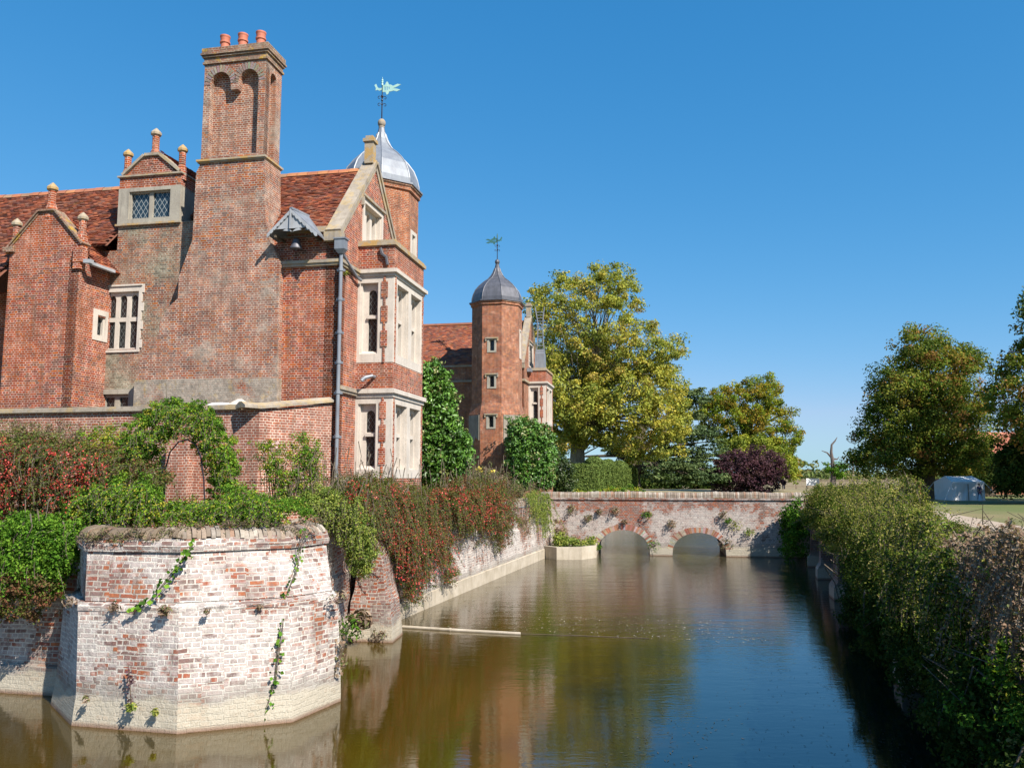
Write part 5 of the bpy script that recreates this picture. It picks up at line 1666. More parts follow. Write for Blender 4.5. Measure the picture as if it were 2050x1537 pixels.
for i in range(34):
    tuft('dry moss and grass patch on the bastion coping', 168 + i * 14.5 + RNG.uniform(-6, 6), 1052 + RNG.uniform(0, 34) - (max(0, i - 13) * .9), 14.66 + max(0, i - 13) * .058, .12, 'dry', n=70, leaf=.05, name='moss_patch', group='moss patches on the bastion coping', wts=[1, 0, 3, 3, 0])
tuft('leafy tuft at the waterline between bastion and buttress', 705, 1255, 20.6, .35, 'ivy', n=160, leaf=.14)
tuft('pale reeds at the waterline beside the buttress', 722, 1240, 20.8, .35, 'dry', n=160, leaf=.22)
tuft('dark twiggy tuft at the broken foot of the buttress', 760, 1272, 21.4, .25, 'dry', n=120, leaf=.1)
tuft('green fern on the string course beside the downpipe', 692, 548, 24.5, .13, 'yel', n=60)
YB = lambda px: 45.3 - math.tan(R(9)) * ((px - 1025) / 1650 * 44) - .12
for px, py, r, pal in ((1146, 1020, .3, 'dry'), (1232, 1022, .22, 'dry'), (1295, 1030, .3, 'ivy'), (1200, 1024, .25, 'dry'), (1250, 1045, .2, 'dry'),
                       (1345, 1048, .3, 'dry'), (1448, 1030, .25, 'dry'), (1458, 1042, .2, 'ivy'), (1470, 1052, .35, 'yel'), (1310, 1092, .38, 'ivy'), (1199, 1095, .22, 'ivy'), (1455, 1090, .4, 'dry'), (1178, 1036, .2, 'dry'), (1500, 1065, .3, 'yel')):
    tuft({'dry': 'small dry brown plant', 'ivy': 'small green plant', 'yel': 'small yellowish plant'}[pal] + ' rooted in the bridge brickwork', px, py, YB(px), r, pal, n=90, leaf=.13, group='%s plants growing out of the bridge' % {'dry': 'brown', 'ivy': 'green', 'yel': 'yellowish'}[pal])
shrub('planter_shrub', 'yellow-green plants growing in the stone planter at the foot of the bridge', 'plant', [
    ([(1105, 1095), (1115, 1065), (1140, 1075), (1175, 1085), (1190, 1075), (1192, 1098), (1110, 1100)], 43.4, .5, 110, 30, .2, .1, 'yel', [3, 3, 2, 3], 16, .4),
    ([(1108, 1085), (1112, 1040), (1130, 1050), (1130, 1085)], 43.8, .3, 30, 20, .2, .09, 'dry', None, 12, .4)], stems=dict(n=14, r=.012))

# ---- right bank
def rbY(off):
    def f(px, py):
        k = (np.asarray(px, float) - CXP) / FPX / math.cos(PITCH)
        # X = k*Y = 10.35 + off + (Y-24.1)*.275
        return np.clip((10.35 + off - 24.1 * .275) / np.maximum(k - .275, .02), 5.0, 44)
    return f


def bank_shrub(name, label, Y0, Y1, z0, z1, o0, o1, K, per, cr, sz, pal, wt, stems=40, zc=None, flowers=None, mat='leaf', dome=True, cat='shrub'):
    """shrub standing on the right bank between distances Y0..Y1, spilling from o1 (land) to o0 (water side)"""
    Yv = RNG.uniform(Y0, Y1, K * 3)
    u_ = RNG.uniform(0, math.pi, K * 3)
    ctr = (o0 + o1) / 2; hw = (o1 - o0) / 2
    rr = RNG.uniform(.72, 1.0, K * 3)
    e = np.sqrt(np.clip(1 - ((Yv - (Y0 + Y1) / 2) / ((Y1 - Y0) / 2)) ** 4, 0.02, 1))
    cu = np.cos(u_)
    X = 10.35 + (Yv - 24.1) * .275 + ctr - hw * np.sign(cu) * np.abs(cu) ** .5 * rr * e
    zz = z0 + (z1 - z0) * np.sin(u_) ** .55 * rr * e
    ph = RNG.uniform(0, 6)
    bump_ = .24 * np.sin(Yv * 2.3 + X + ph) + .22 * np.sin(Yv * .95 + 2 * X + ph) + .16 * np.sin(Yv * 4.1 - X * 3)
    zz = zz - .18 + bump_ * .75 * np.clip(zz - z0, .2, 1.2)
    X = X + .12 + (.22 * np.sin(Yv * 1.7 + zz * 2.1 + ph) + .15 * np.sin(Yv * 3.7 - zz * 3)) * (cu > -.2)
    zz = zz + np.where(RNG.random(K * 3) < .08, RNG.uniform(0, .45, K * 3), 0)
    C = np.stack([X, Yv, zz], 1)[:K]
    C = C[C[:, 2] > z0 - .1]
    P, Nn, s, c = leaves_from_clumps(C, per, cr, sz, G_[pal], wt or [1] * len(G_[pal]))
    base = (float(10.35 + ((Y0 + Y1) / 2 - 24.1) * .275 + ctr), (Y0 + Y1) / 2, 1.8)
    t = thing(name, label, cat, base)
    leaf_mesh('leaves', M[mat], t, P, Nn, s, c)
    mb = MB()
    for i in RNG.choice(len(C), min(stems, len(C)), replace=False):
        q = Vector(C[i]); b0 = Vector((q.x * .6 + base[0] * .4, q.y + RNG.normal() * .4, 1.6))
        e_ = q + Vector((RNG.normal() * .25, RNG.normal() * .3, RNG.uniform(.1, .45)))
        mb.tube([b0, b0.lerp(q, .6) + Z * .35, q, e_], [.025, .018, .012, .005], 5, cap=False)
    mb.build('stems', M['bark'], t, uv=False)
    if flowers:
        Pf = np.concatenate([px_to_world(np.array([q[0]]), np.array([q[1]]), np.array([float(q[2])])) + RNG.normal(size=(20, 3)) * .05 for q in flowers[0]])
        Nf = RNG.normal(size=Pf.shape); Nf /= np.linalg.norm(Nf, axis=1)[:, None]
        leaf_mesh('flowers', M['leaf'], t, Pf, Nf, np.full(len(Pf), .1), np.tile(np.array(flowers[1]), (len(Pf), 1)), aspect=1)
    return t


bank_shrub('ivy_mass', 'dark ivy hanging to the water at the right end of the bridge', 39.0, 44.2, .15, 2.9, -1.6, .8, 420, 40, .3, .12, 'ivy', [3, 2, 1, 3])
bank_shrub('bramble_thicket', 'grey-brown bramble thicket on the bank next to the bridge end', 33.0, 42.5, 1.9, 3.75, -.7, 3.0, 1000, 52, .3, .075, 'bramble', [2, 3, 3, 2, 3], 120)
bank_shrub('dry_thicket', 'olive-brown twiggy thicket on the crest of the right bank', 30.0, 40.0, 1.8, 4.1, .6, 3.8, 420, 26, .3, .09, 'bramble', [3, 3, 4, 2, 4], 160)
bank_shrub('bramble_thicket', 'green rose thicket with a red bloom halfway along the right bank', 24.5, 33.5, 1.7, 3.0, -.8, 3.2, 1300, 54, .27, .065, 'bramble', [2, 4, 4, 2, 4], 220,
           flowers=([(1727, 1057, 29.5), (1905, 1178, 18.4)], (.5, .03, .10)))
bank_shrub('bramble_thicket', 'dark green thicket drooping over the middle of the right bank', 15.5, 25.5, 1.3, 2.65, -1.0, 3.0, 2000, 52, .23, .055, 'bramble', [4, 4, 2, 5, 2], 220)
bank_shrub('dry_thicket', 'pinkish-brown leafless twigs at the right edge of the picture', 8.5, 19.0, 1.6, 3.2, -.6, 3.2, 1000, 44, .2, .034, 'dry', [2, 0, 4, 4, .5], 620)
bank_shrub('bramble_thicket', 'olive bramble threaded through the brown twigs at the right edge', 8.5, 19.5, 1.0, 2.9, -.9, 2.6, 1000, 34, .2, .06, 'bramble', [4, 4, 2, 4, 2], 100)
bank_shrub('bramble_thicket', 'near bramble mass filling the lower right corner', 7.0, 16.0, .2, 2.1, -.95, 1.6, 2300, 42, .2, .06, 'darkgreen', [3, 4, 3, 2], 160)  # darker leaf palette paints in the shade low on the bank
bank_shrub('ivy_mass', 'dark ivy curtain reaching the water below the thickets of the right bank', 9.0, 26.0, .15, 2.0, -.85, .6, 2300, 36, .25, .08, 'darkgreen', [3, 3, 3, 1], 60)  # shade of the water side put into the leaf colour
bank_shrub('creeper_spray', 'light green leafy bramble sprays low at the right edge', 9.0, 13.5, 1.0, 2.35, -.85, .2, 260, 34, .2, .06, 'climber', [4, 2, 1, 5, 1], 50)
for lab_, poly_, off_, n_, pal_, wt_ in (('bramble_thicket', [(1600, 985), (1700, 965), (1790, 985), (1800, 1040), (1700, 1060), (1620, 1050)], .2, 190, 'bramble', [2, 3, 4, 1, 4]),
                                ('bramble_thicket.001', [(1700, 1020), (1820, 1010), (1890, 1070), (1860, 1130), (1740, 1120), (1700, 1080)], -.3, 240, 'bramble', [2, 4, 4, 1, 3]),
                                ('bramble_thicket.002', [(1750, 1110), (1880, 1100), (1920, 1180), (1880, 1230), (1760, 1200)], -.7, 200, 'bramble', [3, 4, 2, 3, 2]),
                                ('dry_thicket.001', [(1890, 1080), (2040, 1040), (2050, 1200), (1930, 1220)], -.4, 220, 'dry', [3, 3, 2, 1, 3])):
    strands('s', bpy.data.objects[lab_], poly_, rbY(off_), n_, .3, .8, pal_, wt_, .055, out=.9)
# a few long arching shoots
sh_ = thing('bramble_shoots', 'long pale arching bramble shoots above the right bank', 'shoots', (13.5, 27, 2))
mb = MB(); LP = []
for px, py, Y, dx, dz in ((1870, 1020, 26, -1.3, 1.0), (1830, 1000, 28, .9, .9), (1790, 960, 34, 1.2, 1.2), (1760, 1000, 31, -.9, 1.0), (1880, 1120, 18, -1.0, .8), (1930, 1060, 16, -.8, .8), (1700, 960, 38, 1.4, 1.3), (1960, 1180, 12, -.6, .6), (2010, 1150, 11, -.5, .7)):
    a = at(px, py + 50, Y); pts = [a + Vector((dx * t, -.5 * t, dz * math.sin(t * 2.4) * .8)) for t in np.linspace(0, 1, 9)]
    mb = MB(); mb.tube(pts, [.02 - .016 * i / 8 for i in range(9)], 5, cap=False); mb.build('stem', M['wood_grey'], sh_, uv=False)
    for q in pts[2:]:
        for _ in range(12): LP.append(tuple(q + Vector((RNG.normal() * .06, RNG.normal() * .06, RNG.normal() * .06))))
LP = np.array(LP); Nn = RNG.normal(size=LP.shape) + np.array([0, 0, .8]); Nn /= np.linalg.norm(Nn, axis=1)[:, None]
pc = np.array(G_['yel']); leaf_mesh('leaves', M['leaf'], sh_, LP, Nn, np.full(len(LP), .07), pc[RNG.choice(4, len(LP))], aspect=.7)

# ---- trees beyond
tree('plane_tree', 'tall airy yellow-green plane tree behind the far wing', [(at(1156, 975, 93), .95), (at(1156, 900, 93), .8), (at(1165, 820, 93), .62), (at(1185, 740, 93), .5), (at(1200, 660, 93), .28)], [
    ([(1052, 600), (1060, 575), (1100, 570), (1125, 545), (1150, 565), (1180, 535), (1215, 527), (1250, 545), (1275, 570), (1290, 600), (1280, 640), (1310, 650), (1330, 665), (1355, 660), (1365, 690), (1382, 705), (1350, 720), (1340, 745), (1200, 760), (1050, 730)],
     93, 6.0, 560, 66, .8, .28, 'plane', [3, 3, 2, 3, 2, 3], 70, 3.5),
    ([(1052, 700), (1200, 720), (1340, 735), (1362, 760), (1370, 820), (1375, 870), (1350, 885), (1345, 925), (1300, 905), (1270, 925), (1220, 900), (1180, 885), (1120, 905), (1100, 880), (1060, 850)],
     93, 6.5, 560, 85, .85, .30, 'plane', [4, 3, 3, 2, 1, 1], 70, 3.5)], bark='bark_pale', limbs=50, twigs=260, fork=.35)
tree('oak_tree', 'round-headed oak turning brown, in the middle distance right of the cedar', [(at(1490, 975, 130), .8), (at(1490, 900, 130), .7), (at(1495, 860, 130), .45)], [
    ([(1397, 835), (1410, 805), (1430, 785), (1455, 775), (1480, 765), (1500, 755), (1540, 757), (1562, 770), (1568, 800), (1560, 815), (1585, 825), (1575, 845), (1600, 865), (1607, 880), (1585, 890), (1590, 930), (1592, 952), (1560, 945), (1500, 940), (1450, 900), (1430, 870), (1405, 850)],
     130, 6, 420, 90, 1.0, .33, 'oak', [3, 3, 3, 2, 2], 60, 3),
    ([(1450, 880), (1500, 870), (1560, 890), (1592, 930), (1590, 955), (1540, 955), (1460, 940), (1440, 900)], 124, 3.5, 160, 60, 1.0, .4, 'oakyel', [2, 2, 1], 40, 2)], limbs=24, twigs=60)
tree('cedar_tree', 'dark spreading cedar with layered boughs behind the plane tree', [(at(1265, 985, 108), 1.2), (at(1262, 930, 108), 1.0), (at(1275, 880, 108), .8), (at(1300, 820, 108), .5)], [
    (pg, 108 + dy, th, k, 60, 1.0, .3, 'cedar', None, 18, 3, .22) for pg, dy, th, k in (
        ([(1340, 790), (1380, 778), (1422, 790), (1410, 805), (1375, 815), (1345, 812)], 0, 3, 55),
        ([(1330, 830), (1380, 822), (1410, 835), (1380, 850), (1340, 850)], 2, 3, 40),
        ([(1330, 862), (1400, 850), (1440, 868), (1450, 885), (1390, 890), (1340, 885)], -2, 4, 70),
        ([(1300, 900), (1380, 885), (1455, 900), (1450, 925), (1400, 932), (1300, 925)], 0, 5, 90),
        ([(1290, 935), (1370, 915), (1450, 935), (1460, 965), (1410, 975), (1340, 968), (1290, 958)], -4, 4, 110),
        ([(1200, 890), (1260, 870), (1310, 885), (1280, 905), (1210, 912)], 2, 4, 60),
        ([(1110, 880), (1150, 860), (1140, 900), (1100, 930), (1108, 900)], 6, 3, 50))], bark='bark', limbs=40, mat='needle', fork=.3)
tree('purple_tree', 'rounded dark purple-leaved tree on the dry lawn beyond the bridge', [(at(1500, 992, 105), .35), (at(1500, 960, 105), .3), (at(1503, 935, 105), .2)], [
    ([(1432, 965), (1438, 935), (1455, 912), (1490, 902), (1530, 902), (1555, 915), (1570, 940), (1568, 965), (1540, 982), (1470, 985), (1440, 980)], 105, 3.4, 330, 60, .6, .26, 'purple', None, 40, 2.2)], limbs=20, twigs=30)
tree('chestnut_tree', 'big dark horse chestnut with rusty top behind the white tent', [(at(1860, 1000, 88), .7), (at(1858, 930, 88), .6), (at(1855, 850, 88), .5), (at(1835, 740, 88), .3)], [
    ([(1702, 915), (1725, 885), (1720, 860), (1742, 830), (1738, 790), (1750, 765), (1765, 735), (1800, 720), (1790, 695), (1800, 680), (1818, 660), (1826, 650), (1840, 662), (1860, 668), (1900, 680), (1930, 678), (1955, 700), (1962, 725), (1950, 755), (1970, 790), (1985, 850), (1982, 910), (1960, 950), (1900, 955), (1820, 960), (1760, 965), (1720, 945)],
     88, 6.0, 640, 110, 1.05, .26, 'chestnut', [3, 3, 2, 3, 1, 2], 90, 4.4)], limbs=40, twigs=110, fork=.35)
tree('chestnut_tree', 'dark chestnut tree cut off by the right edge of the picture', [(at(2190, 1010, 70), .6), (at(2190, 930, 70), .55), (at(2190, 800, 70), .4)], [
    ([(2056, 600), (2044, 650), (2052, 690), (2010, 705), (1985, 725), (1970, 750), (1965, 790), (1985, 830), (2005, 850), (2040, 880), (2090, 930), (2200, 950), (2340, 930), (2440, 820), (2430, 650), (2330, 540), (2180, 520), (2100, 540)],
     70, 6.5, 1000, 90, .9, .26, 'chestnut', [4, 3, 1, 4, 2, 1], 110, 4.4),
    ([(1995, 905), (2045, 880), (2100, 900), (2100, 985), (2050, 992), (2005, 975)], 73, 2.5, 150, 90, .8, .26, 'darkgreen', None, 40, 2.6)], limbs=34, twigs=70, fork=.35)
tree('evergreen_tree', 'dark evergreen tree shading the barn behind the tent', [(at(1975, 1005, 96), .6), (at(1975, 930, 96), .5)], [
    ([(1900, 900), (1960, 870), (1995, 925), (2050, 905), (2080, 940), (2080, 985), (1900, 985)], 97, 3, 200, 55, .9, .34, 'darkgreen', None, 40, 3.6)], limbs=14)
# dead tree with a living collar
dt = thing('dead_tree', 'leafless dead tree stump with a green collar of leaves on the far lawn', 'tree', tuple(at(1668, 985, 138)))
mb = MB()
A = lambda x, y: at(x, y, 138)
mb.tube([A(1668, 985), A(1668, 950), A(1667, 925), A(1664, 905), A(1665, 890), A(1672, 882), A(1676, 875)], [.6, .42, .33, .24, .17, .12, .05], 8)
mb.build('trunk', M['bark_dead'], dt, uv=False)
for pts in ([A(1664, 915), A(1656, 906), A(1645, 902)], [A(1666, 918), A(1676, 919), A(1680, 914)], [A(1666, 928), A(1652, 930), A(1644, 924)], [A(1670, 930), A(1690, 936), A(1704, 934)]):
    mb = MB(); mb.tube(pts, [.18, .12, .05], 6); mb.build('branch', M['bark_dead'], dt, uv=False)
C = clumps_in([(1648, 935), (1660, 926), (1690, 928), (1702, 940), (1690, 948), (1680, 956), (1668, 945), (1655, 945)], 138, 1.4, 40, 12)
P, Nn, s, c = leaves_from_clumps(C, 30, .6, .35, G_['ivy'], [1, 1, 1, 1])
leaf_mesh('foliage', M['leaf'], dt, P, Nn, s, c)

# clipped yew hedge
hg = thing('yew_hedge', 'clipped yew hedge with square end and rounded lumps beyond the bridge', 'hedge', tuple(at(1190, 980, 66)))
h0 = at(1142, 985, 66); h1 = at(1190, 985, 66)
top = 5.05
hd = Vector((math.sin(R(14.5)), math.cos(R(14.5)), 0))
def hedge_pts(o_, e1, e2, hgt, n):
    s_ = RNG.random(n); t_ = RNG.random(n)
    return o_ + np.outer(s_, e1) + np.outer(t_, e2)
Ps, Ns = [], []
o_ = np.array((h0.x, 66, 2.4)); e1 = np.array((h1.x - h0.x, 0, 0)); e2 = np.array((0, 0, top - 2.4)); hdn = np.array(hd)
Ps.append(hedge_pts(o_, e1, e2, 0, 9000)); Ns.append(np.tile((0, -1., 0), (9000, 1)))
o2 = np.array((h1.x, 66, 2.4)); L_ = 34.0
Ps.append(hedge_pts(o2, hdn * L_, e2, 0, 34000)); Ns.append(np.tile((hdn[1], -hdn[0], 0), (34000, 1)))
Ps.append(hedge_pts(np.array((h0.x, 66, top)), e1, hdn * L_, 0, 22000)); Ns.append(np.tile((0, 0, 1.), (22000, 1)))
for cx, cy, r in ((.9, 6.5, .85), (1.0, 11, .6), (.8, 16, .8), (1.2, 22, .8), (.9, 27, .7), (1.1, 32, .6)):
    d = RNG.normal(size=(5000, 3)); d /= np.linalg.norm(d, axis=1)[:, None]; d[:, 2] = np.abs(d[:, 2])
    c0 = np.array((h0.x + cx, 66, top - .1)) + hdn * cy
    Ps.append(c0 + d * r); Ns.append(d)
P = np.concatenate(Ps); Nn = np.concatenate(Ns)
P = P + Nn * (RNG.normal(size=len(P)) * .05 + .10 * np.sin(P[:, 1] * 1.9) * (np.abs(Nn[:, 2]) < .5))[:, None]
Nn = Nn + RNG.normal(size=Nn.shape) * .45; Nn /= np.linalg.norm(Nn, axis=1)[:, None]
pc = np.array(G_['yew']); leaf_mesh('foliage', M['needle'], hg, P, Nn, .16 * RNG.uniform(.6, 1.3, len(P)), pc[RNG.choice(3, len(P))] * RNG.uniform(.8, 1.2, len(P))[:, None])
mb = MB()
mb.rings([[(x_, y_, z_) for x_, y_ in ((h0.x + .12, 66.12), (h1.x - .12, 66.12), (h1.x - .12 + hd.x * L_, 66 + hd.y * L_), (h0.x + .12 + hd.x * L_, 66 + hd.y * L_))] for z_ in (2.4, top - .1)], col=(.05, .08, .02))
mb.build('twiggy_core', M['bark'], hg, uv=False)
shrub('dark_shrub', 'dark evergreen shrub between the far wing and the clipped hedge', 'shrub', [
    ([(1108, 912), (1130, 918), (1148, 935), (1148, 985), (1105, 985)], 63, 1.2, 160, 40, .4, .16, 'darkgreen', None, 20, 2.6)], mat='leaf_gloss')
shrub('flower_bed', 'low mixed border plants along the foot of the hedge behind the parapet', 'shrub', [
    ([(1150, 982), (1200, 982), (1225, 974), (1260, 972), (1285, 978), (1300, 990), (1150, 992)], 60, .5, 60, 30, .3, .12, 'climber', [2, 2, 2, 1, 3], 12, 2.4)])

# far hedgerow and woodland on the horizon
C = []
for i in range(1500):
    x_ = RNG.uniform(-60, 520); y_ = 330 + RNG.uniform(-12, 30)
    hgt = 3.0 + 3.0 * abs(math.sin(x_ * .021) * math.sin(x_ * .057 + 1)) + (4.0 if 112 < x_ < 120 else 0)
    C.append((x_, y_, RNG.uniform(2, 2 + hgt)))
C = np.array(C)
P, Nn, s, c = leaves_from_clumps(C, 26, 2.6, 1.5, [(.14, .18, .06), (.19, .20, .08), (.11, .15, .06), (.24, .21, .10)], [2, 2, 2, 1])
hr = leaf_mesh('hedgerow', M['leaf'], None, P, Nn, s, c, loc=(230, 335, 2))
props(hr, 'low far-off hedgerow and scrub along the horizon', 'hedgerow', kind='stuff')
C = []
for i in range(420):
    x_ = RNG.uniform(12, 40); C.append((x_, 150 + RNG.uniform(0, 6), RNG.uniform(1.8, 4.4)))
P, Nn, s, c = leaves_from_clumps(np.array(C), 26, 1.0, .5, G_['darkgreen'], [1, 1, 1, 1])
hr = leaf_mesh('hedgerow', M['leaf'], None, P, Nn, s, c, loc=(26, 152, 2))
props(hr, 'dark low hedge across the field behind the cedar', 'hedgerow', kind='stuff')

# ================================================================== FAR FURNITURE
fe = thing('picket_fence', 'weathered paling fence across the far lawn beside the dead tree', 'fence', tuple(at(1630, 985, 150)))
mb = MB()
fa = at(1572, 980, 150); fb_ = at(1800, 980, 150)
n = 92
for i in range(n):
    q = fa.lerp(fb_, i / n); h = 1.75 + RNG.uniform(-.08, .08)
    mb.box(q.x, q.x + .12, q.y, q.y + .04, 1.7, 1.8 + h)
mb.build('palings', M['wood_grey'], fe, uv=False)
mb = MB(); mb.box(fa.x, fb_.x, fa.y + .05, fa.y + .12, 2.2, 2.32); mb.box(fa.x, fb_.x, fa.y + .05, fa.y + .12, 3.1, 3.22)
mb.build('rails', M['wood_grey'], fe, uv=False)
for i in range(0, 11):
    q = fa.lerp(fb_, i / 10); mb = MB(); mb.box(q.x - .1, q.x + .1, q.y + .13, q.y + .3, 1.6, 3.8); mb.build('post', M['wood_grey'], fe, uv=False)

nb = thing('notice_board', 'white notice board on posts in front of the paling fence', 'sign', tuple(at(1628, 985, 140)))
q = at(1628, 985, 140)
mb = MB(); mb.box(q.x - 1.1, q.x + 1.1, 140, 140.08, 2.55, 3.75); mb.build('board', M['canvas'], nb, uv=False)
for sx in (-1, 1):
    mb = MB(); mb.box(q.x + sx * 1.0 - .06, q.x + sx * 1.0 + .06, 140.09, 140.2, 1.7, 3.8); mb.build('post', M['wood_grey'], nb, uv=False)
for px, hh in ((1709, 9.0), (1688, 6.0)):
    tp = thing('telegraph_pole', 'slim distant utility pole right of the dead tree, %s' % ('taller of the two' if hh > 7 else 'shorter of the two'), 'pole', tuple(at(px, 960, 260)))
    q = at(px, 960, 260)
    mb = MB(); mb.tube([(q.x, 260, 1.5), (q.x, 260, 1.8 + hh)], [.22, .14], 6); mb.build('shaft', M['wood_grey'], tp, uv=False)
    mb = MB(); mb.box(q.x - .9, q.x + .9, 259.9, 260.1, 1.3 + hh, 1.45 + hh); mb.build('crossarm', M['wood_grey'], tp, uv=False)

# tent
te = thing('white_tent', 'white canvas ridge tent pitched on the lawn under the chestnut', 'tent', (44.2, 81, 1.8))
mb = MB()
x0, x1, y0, y1 = 42.75, 45.9, 80.2, 83.6
def tz(s, t): return Vector((x0 + (x1 - x0) * s, y0 + (y1 - y0) * t, 0))
n = 8
for t0, sgn in ((0, 1), (1, -1)):
    rows = []
    for zz, ins in ((1.8, 0), (2.6, .015), (3.55, .0), (3.62, .02), (4.18, .36)):
        row = []
        for i in range(n + 1):
            s_ = i / n
            q = tz(s_ if zz < 4 else .08 + .84 * s_, t0 + sgn * (ins if zz < 4 else .5)) + Z * (zz - (.05 * math.sin(s_ * math.pi) if zz > 4 else 0))
            q.y += .05 * math.sin(i * 2.2 + zz * 3) * (zz < 3.5)
            row.append(tuple(q))
        rows.append(row)
    mb.rings(rows, closed=False, cap_top=False, cap_bot=False)
for s_ in (0, 1):
    so_ = .08 if s_ == 0 else .92
    mb.add([tz(s_, 0) + Z * 1.8, tz(s_, 1) + Z * 1.8, tz(s_, 1) + Z * 3.6, tz(so_, .5) + Z * 4.18, tz(s_, 0) + Z * 3.6], [(0, 1, 2, 3, 4)])
mb.build('canvas', M['canvas'], te, uv=False)
mb = MB()
for i in range(11):
    xa = x0 + (x1 - x0) * i / 11; xb = x0 + (x1 - x0) * (i + 1) / 11
    mb.add([(xa, y0 - .04, 3.62), (xb, y0 - .04, 3.62), (xb, y0 - .05, 3.47), ((xa + xb) / 2, y0 - .05, 3.38), (xa, y0 - .05, 3.47)], [(0, 1, 2, 3, 4)])
mb.build('valance', M['canvas'], te, uv=False)
mb = MB(); mb.box(x0 + 1.5, x0 + 1.56, y0 - .07, y0 - .02, 1.8, 3.4); mb.build('door_seam', M['wood_grey'], te, uv=False)
for (sx, sy) in ((0, 0), (1, 0), (1, 1), (0, 1)):
    q = tz(sx, sy); mb = MB(); mb.tube([q + Z * 3.55, q + Vector(((sx - .5) * 2.4, (sy - .5) * 1.4, 1.75))], .02, 4); mb.build('guy_rope', M['canvas'], te, uv=False)

# barn with red roof
ba = thing('red_barn', 'brick barn with red tiled roof behind the trees at the right edge', 'barn', (66, 108, 1.8))
mb = MB()
bx0, bx1, by0, by1 = 60.6, 80, 106, 114
mb.add([(bx0, by0, 1.5), (bx1, by0, 1.5), (bx1, by0, 5.2), (bx0, by0, 5.2)], [(0, 1, 2, 3)])
mb.add([(bx0, by0, 1.5), (bx0, by1, 1.5), (bx0, by1, 5.2), (bx0, 110, 9.9), (bx0, by0, 5.2)], [(0, 1, 2, 3, 4)])
mb.build('wall', M['brick_orange'], ba)
mb = MB()
tiles(mb, (bx0 - .3, by0 - .3, 5.0), (1, 0, 0), (0, 4.3, 5.0), 19.5, 6.6, ch=.35, tw=.5, seed=3, pal=[(.45, .16, .10), (.40, .13, .08), (.5, .2, .13)])
mb.add([(bx0 - .3, by0 - .3, 4.96), (bx1, by0 - .3, 4.96), (bx1, 110, 9.96), (bx0 - .3, 110, 9.96)], [(0, 1, 2, 3)], (.4, .14, .09))
mb.add([(bx0 - .3, by1 + .3, 4.96), (bx1, by1 + .3, 4.96), (bx1, 110, 9.96), (bx0 - .3, 110, 9.96)], [(0, 1, 2, 3)], (.4, .14, .09))
mb.build('roof', M['tile'], ba)
mb = MB(); mb.bar((bx0 - .34, by0 - .35, 4.95), (bx0 - .34, 110, 9.95), .12, .25); mb.build('bargeboard', M['stone_grey'], ba, uv=False)
for k in range(3):
    mb = MB(); mb.box(62.5 + k * 4, 64.2 + k * 4, by0 - .05, by0 - .02, 2.4, 3.9); mb.build('window', M['dark'], ba, uv=False)
gb = thing('brick_garden_wall', 'low brick wall piece with curved top under the chestnut tree', 'wall', (42, 96, 1.8))
mb = MB(); q0 = at(1858, 992, 96); q1 = at(1880, 992, 96)
mb.plate((Vector((0, 96, 0)), Vector((1, 0, 0)), Vector((0, -1, 0))), [(q0.x - 3, 1.5), (q1.x, 1.5), (q1.x, 3.9), (q1.x - .4, 3.2), (q0.x + .3, 2.9), (q0.x + .2, 4.1), (q0.x - 3, 4.1)], [], 0, -.35, back=True)
mb.build('brickwork', M['brick_orange'], gb)


# ================================================================== PEOPLE
def skin_obj(name, verts, edges, radii, mat, parent, sub=2):
    me = bpy.data.meshes.new(name)
    off = ROOT[parent.name]
    me.from_pydata([tuple(Vector(v_) - off) for v_ in verts], edges, [])
    ob = link_mesh(me, name, parent)
    md = ob.modifiers.new('skin', 'SKIN'); md.use_smooth_shade = True
    for sv, r in zip(me.skin_vertices[0].data, radii): sv.radius = r if isinstance(r, tuple) else (r, r)
    me.skin_vertices[0].data[0].use_root = True
    ss = ob.modifiers.new('sub', 'SUBSURF'); ss.levels = sub; ss.render_levels = sub
    me.materials.append(mat)
    return ob


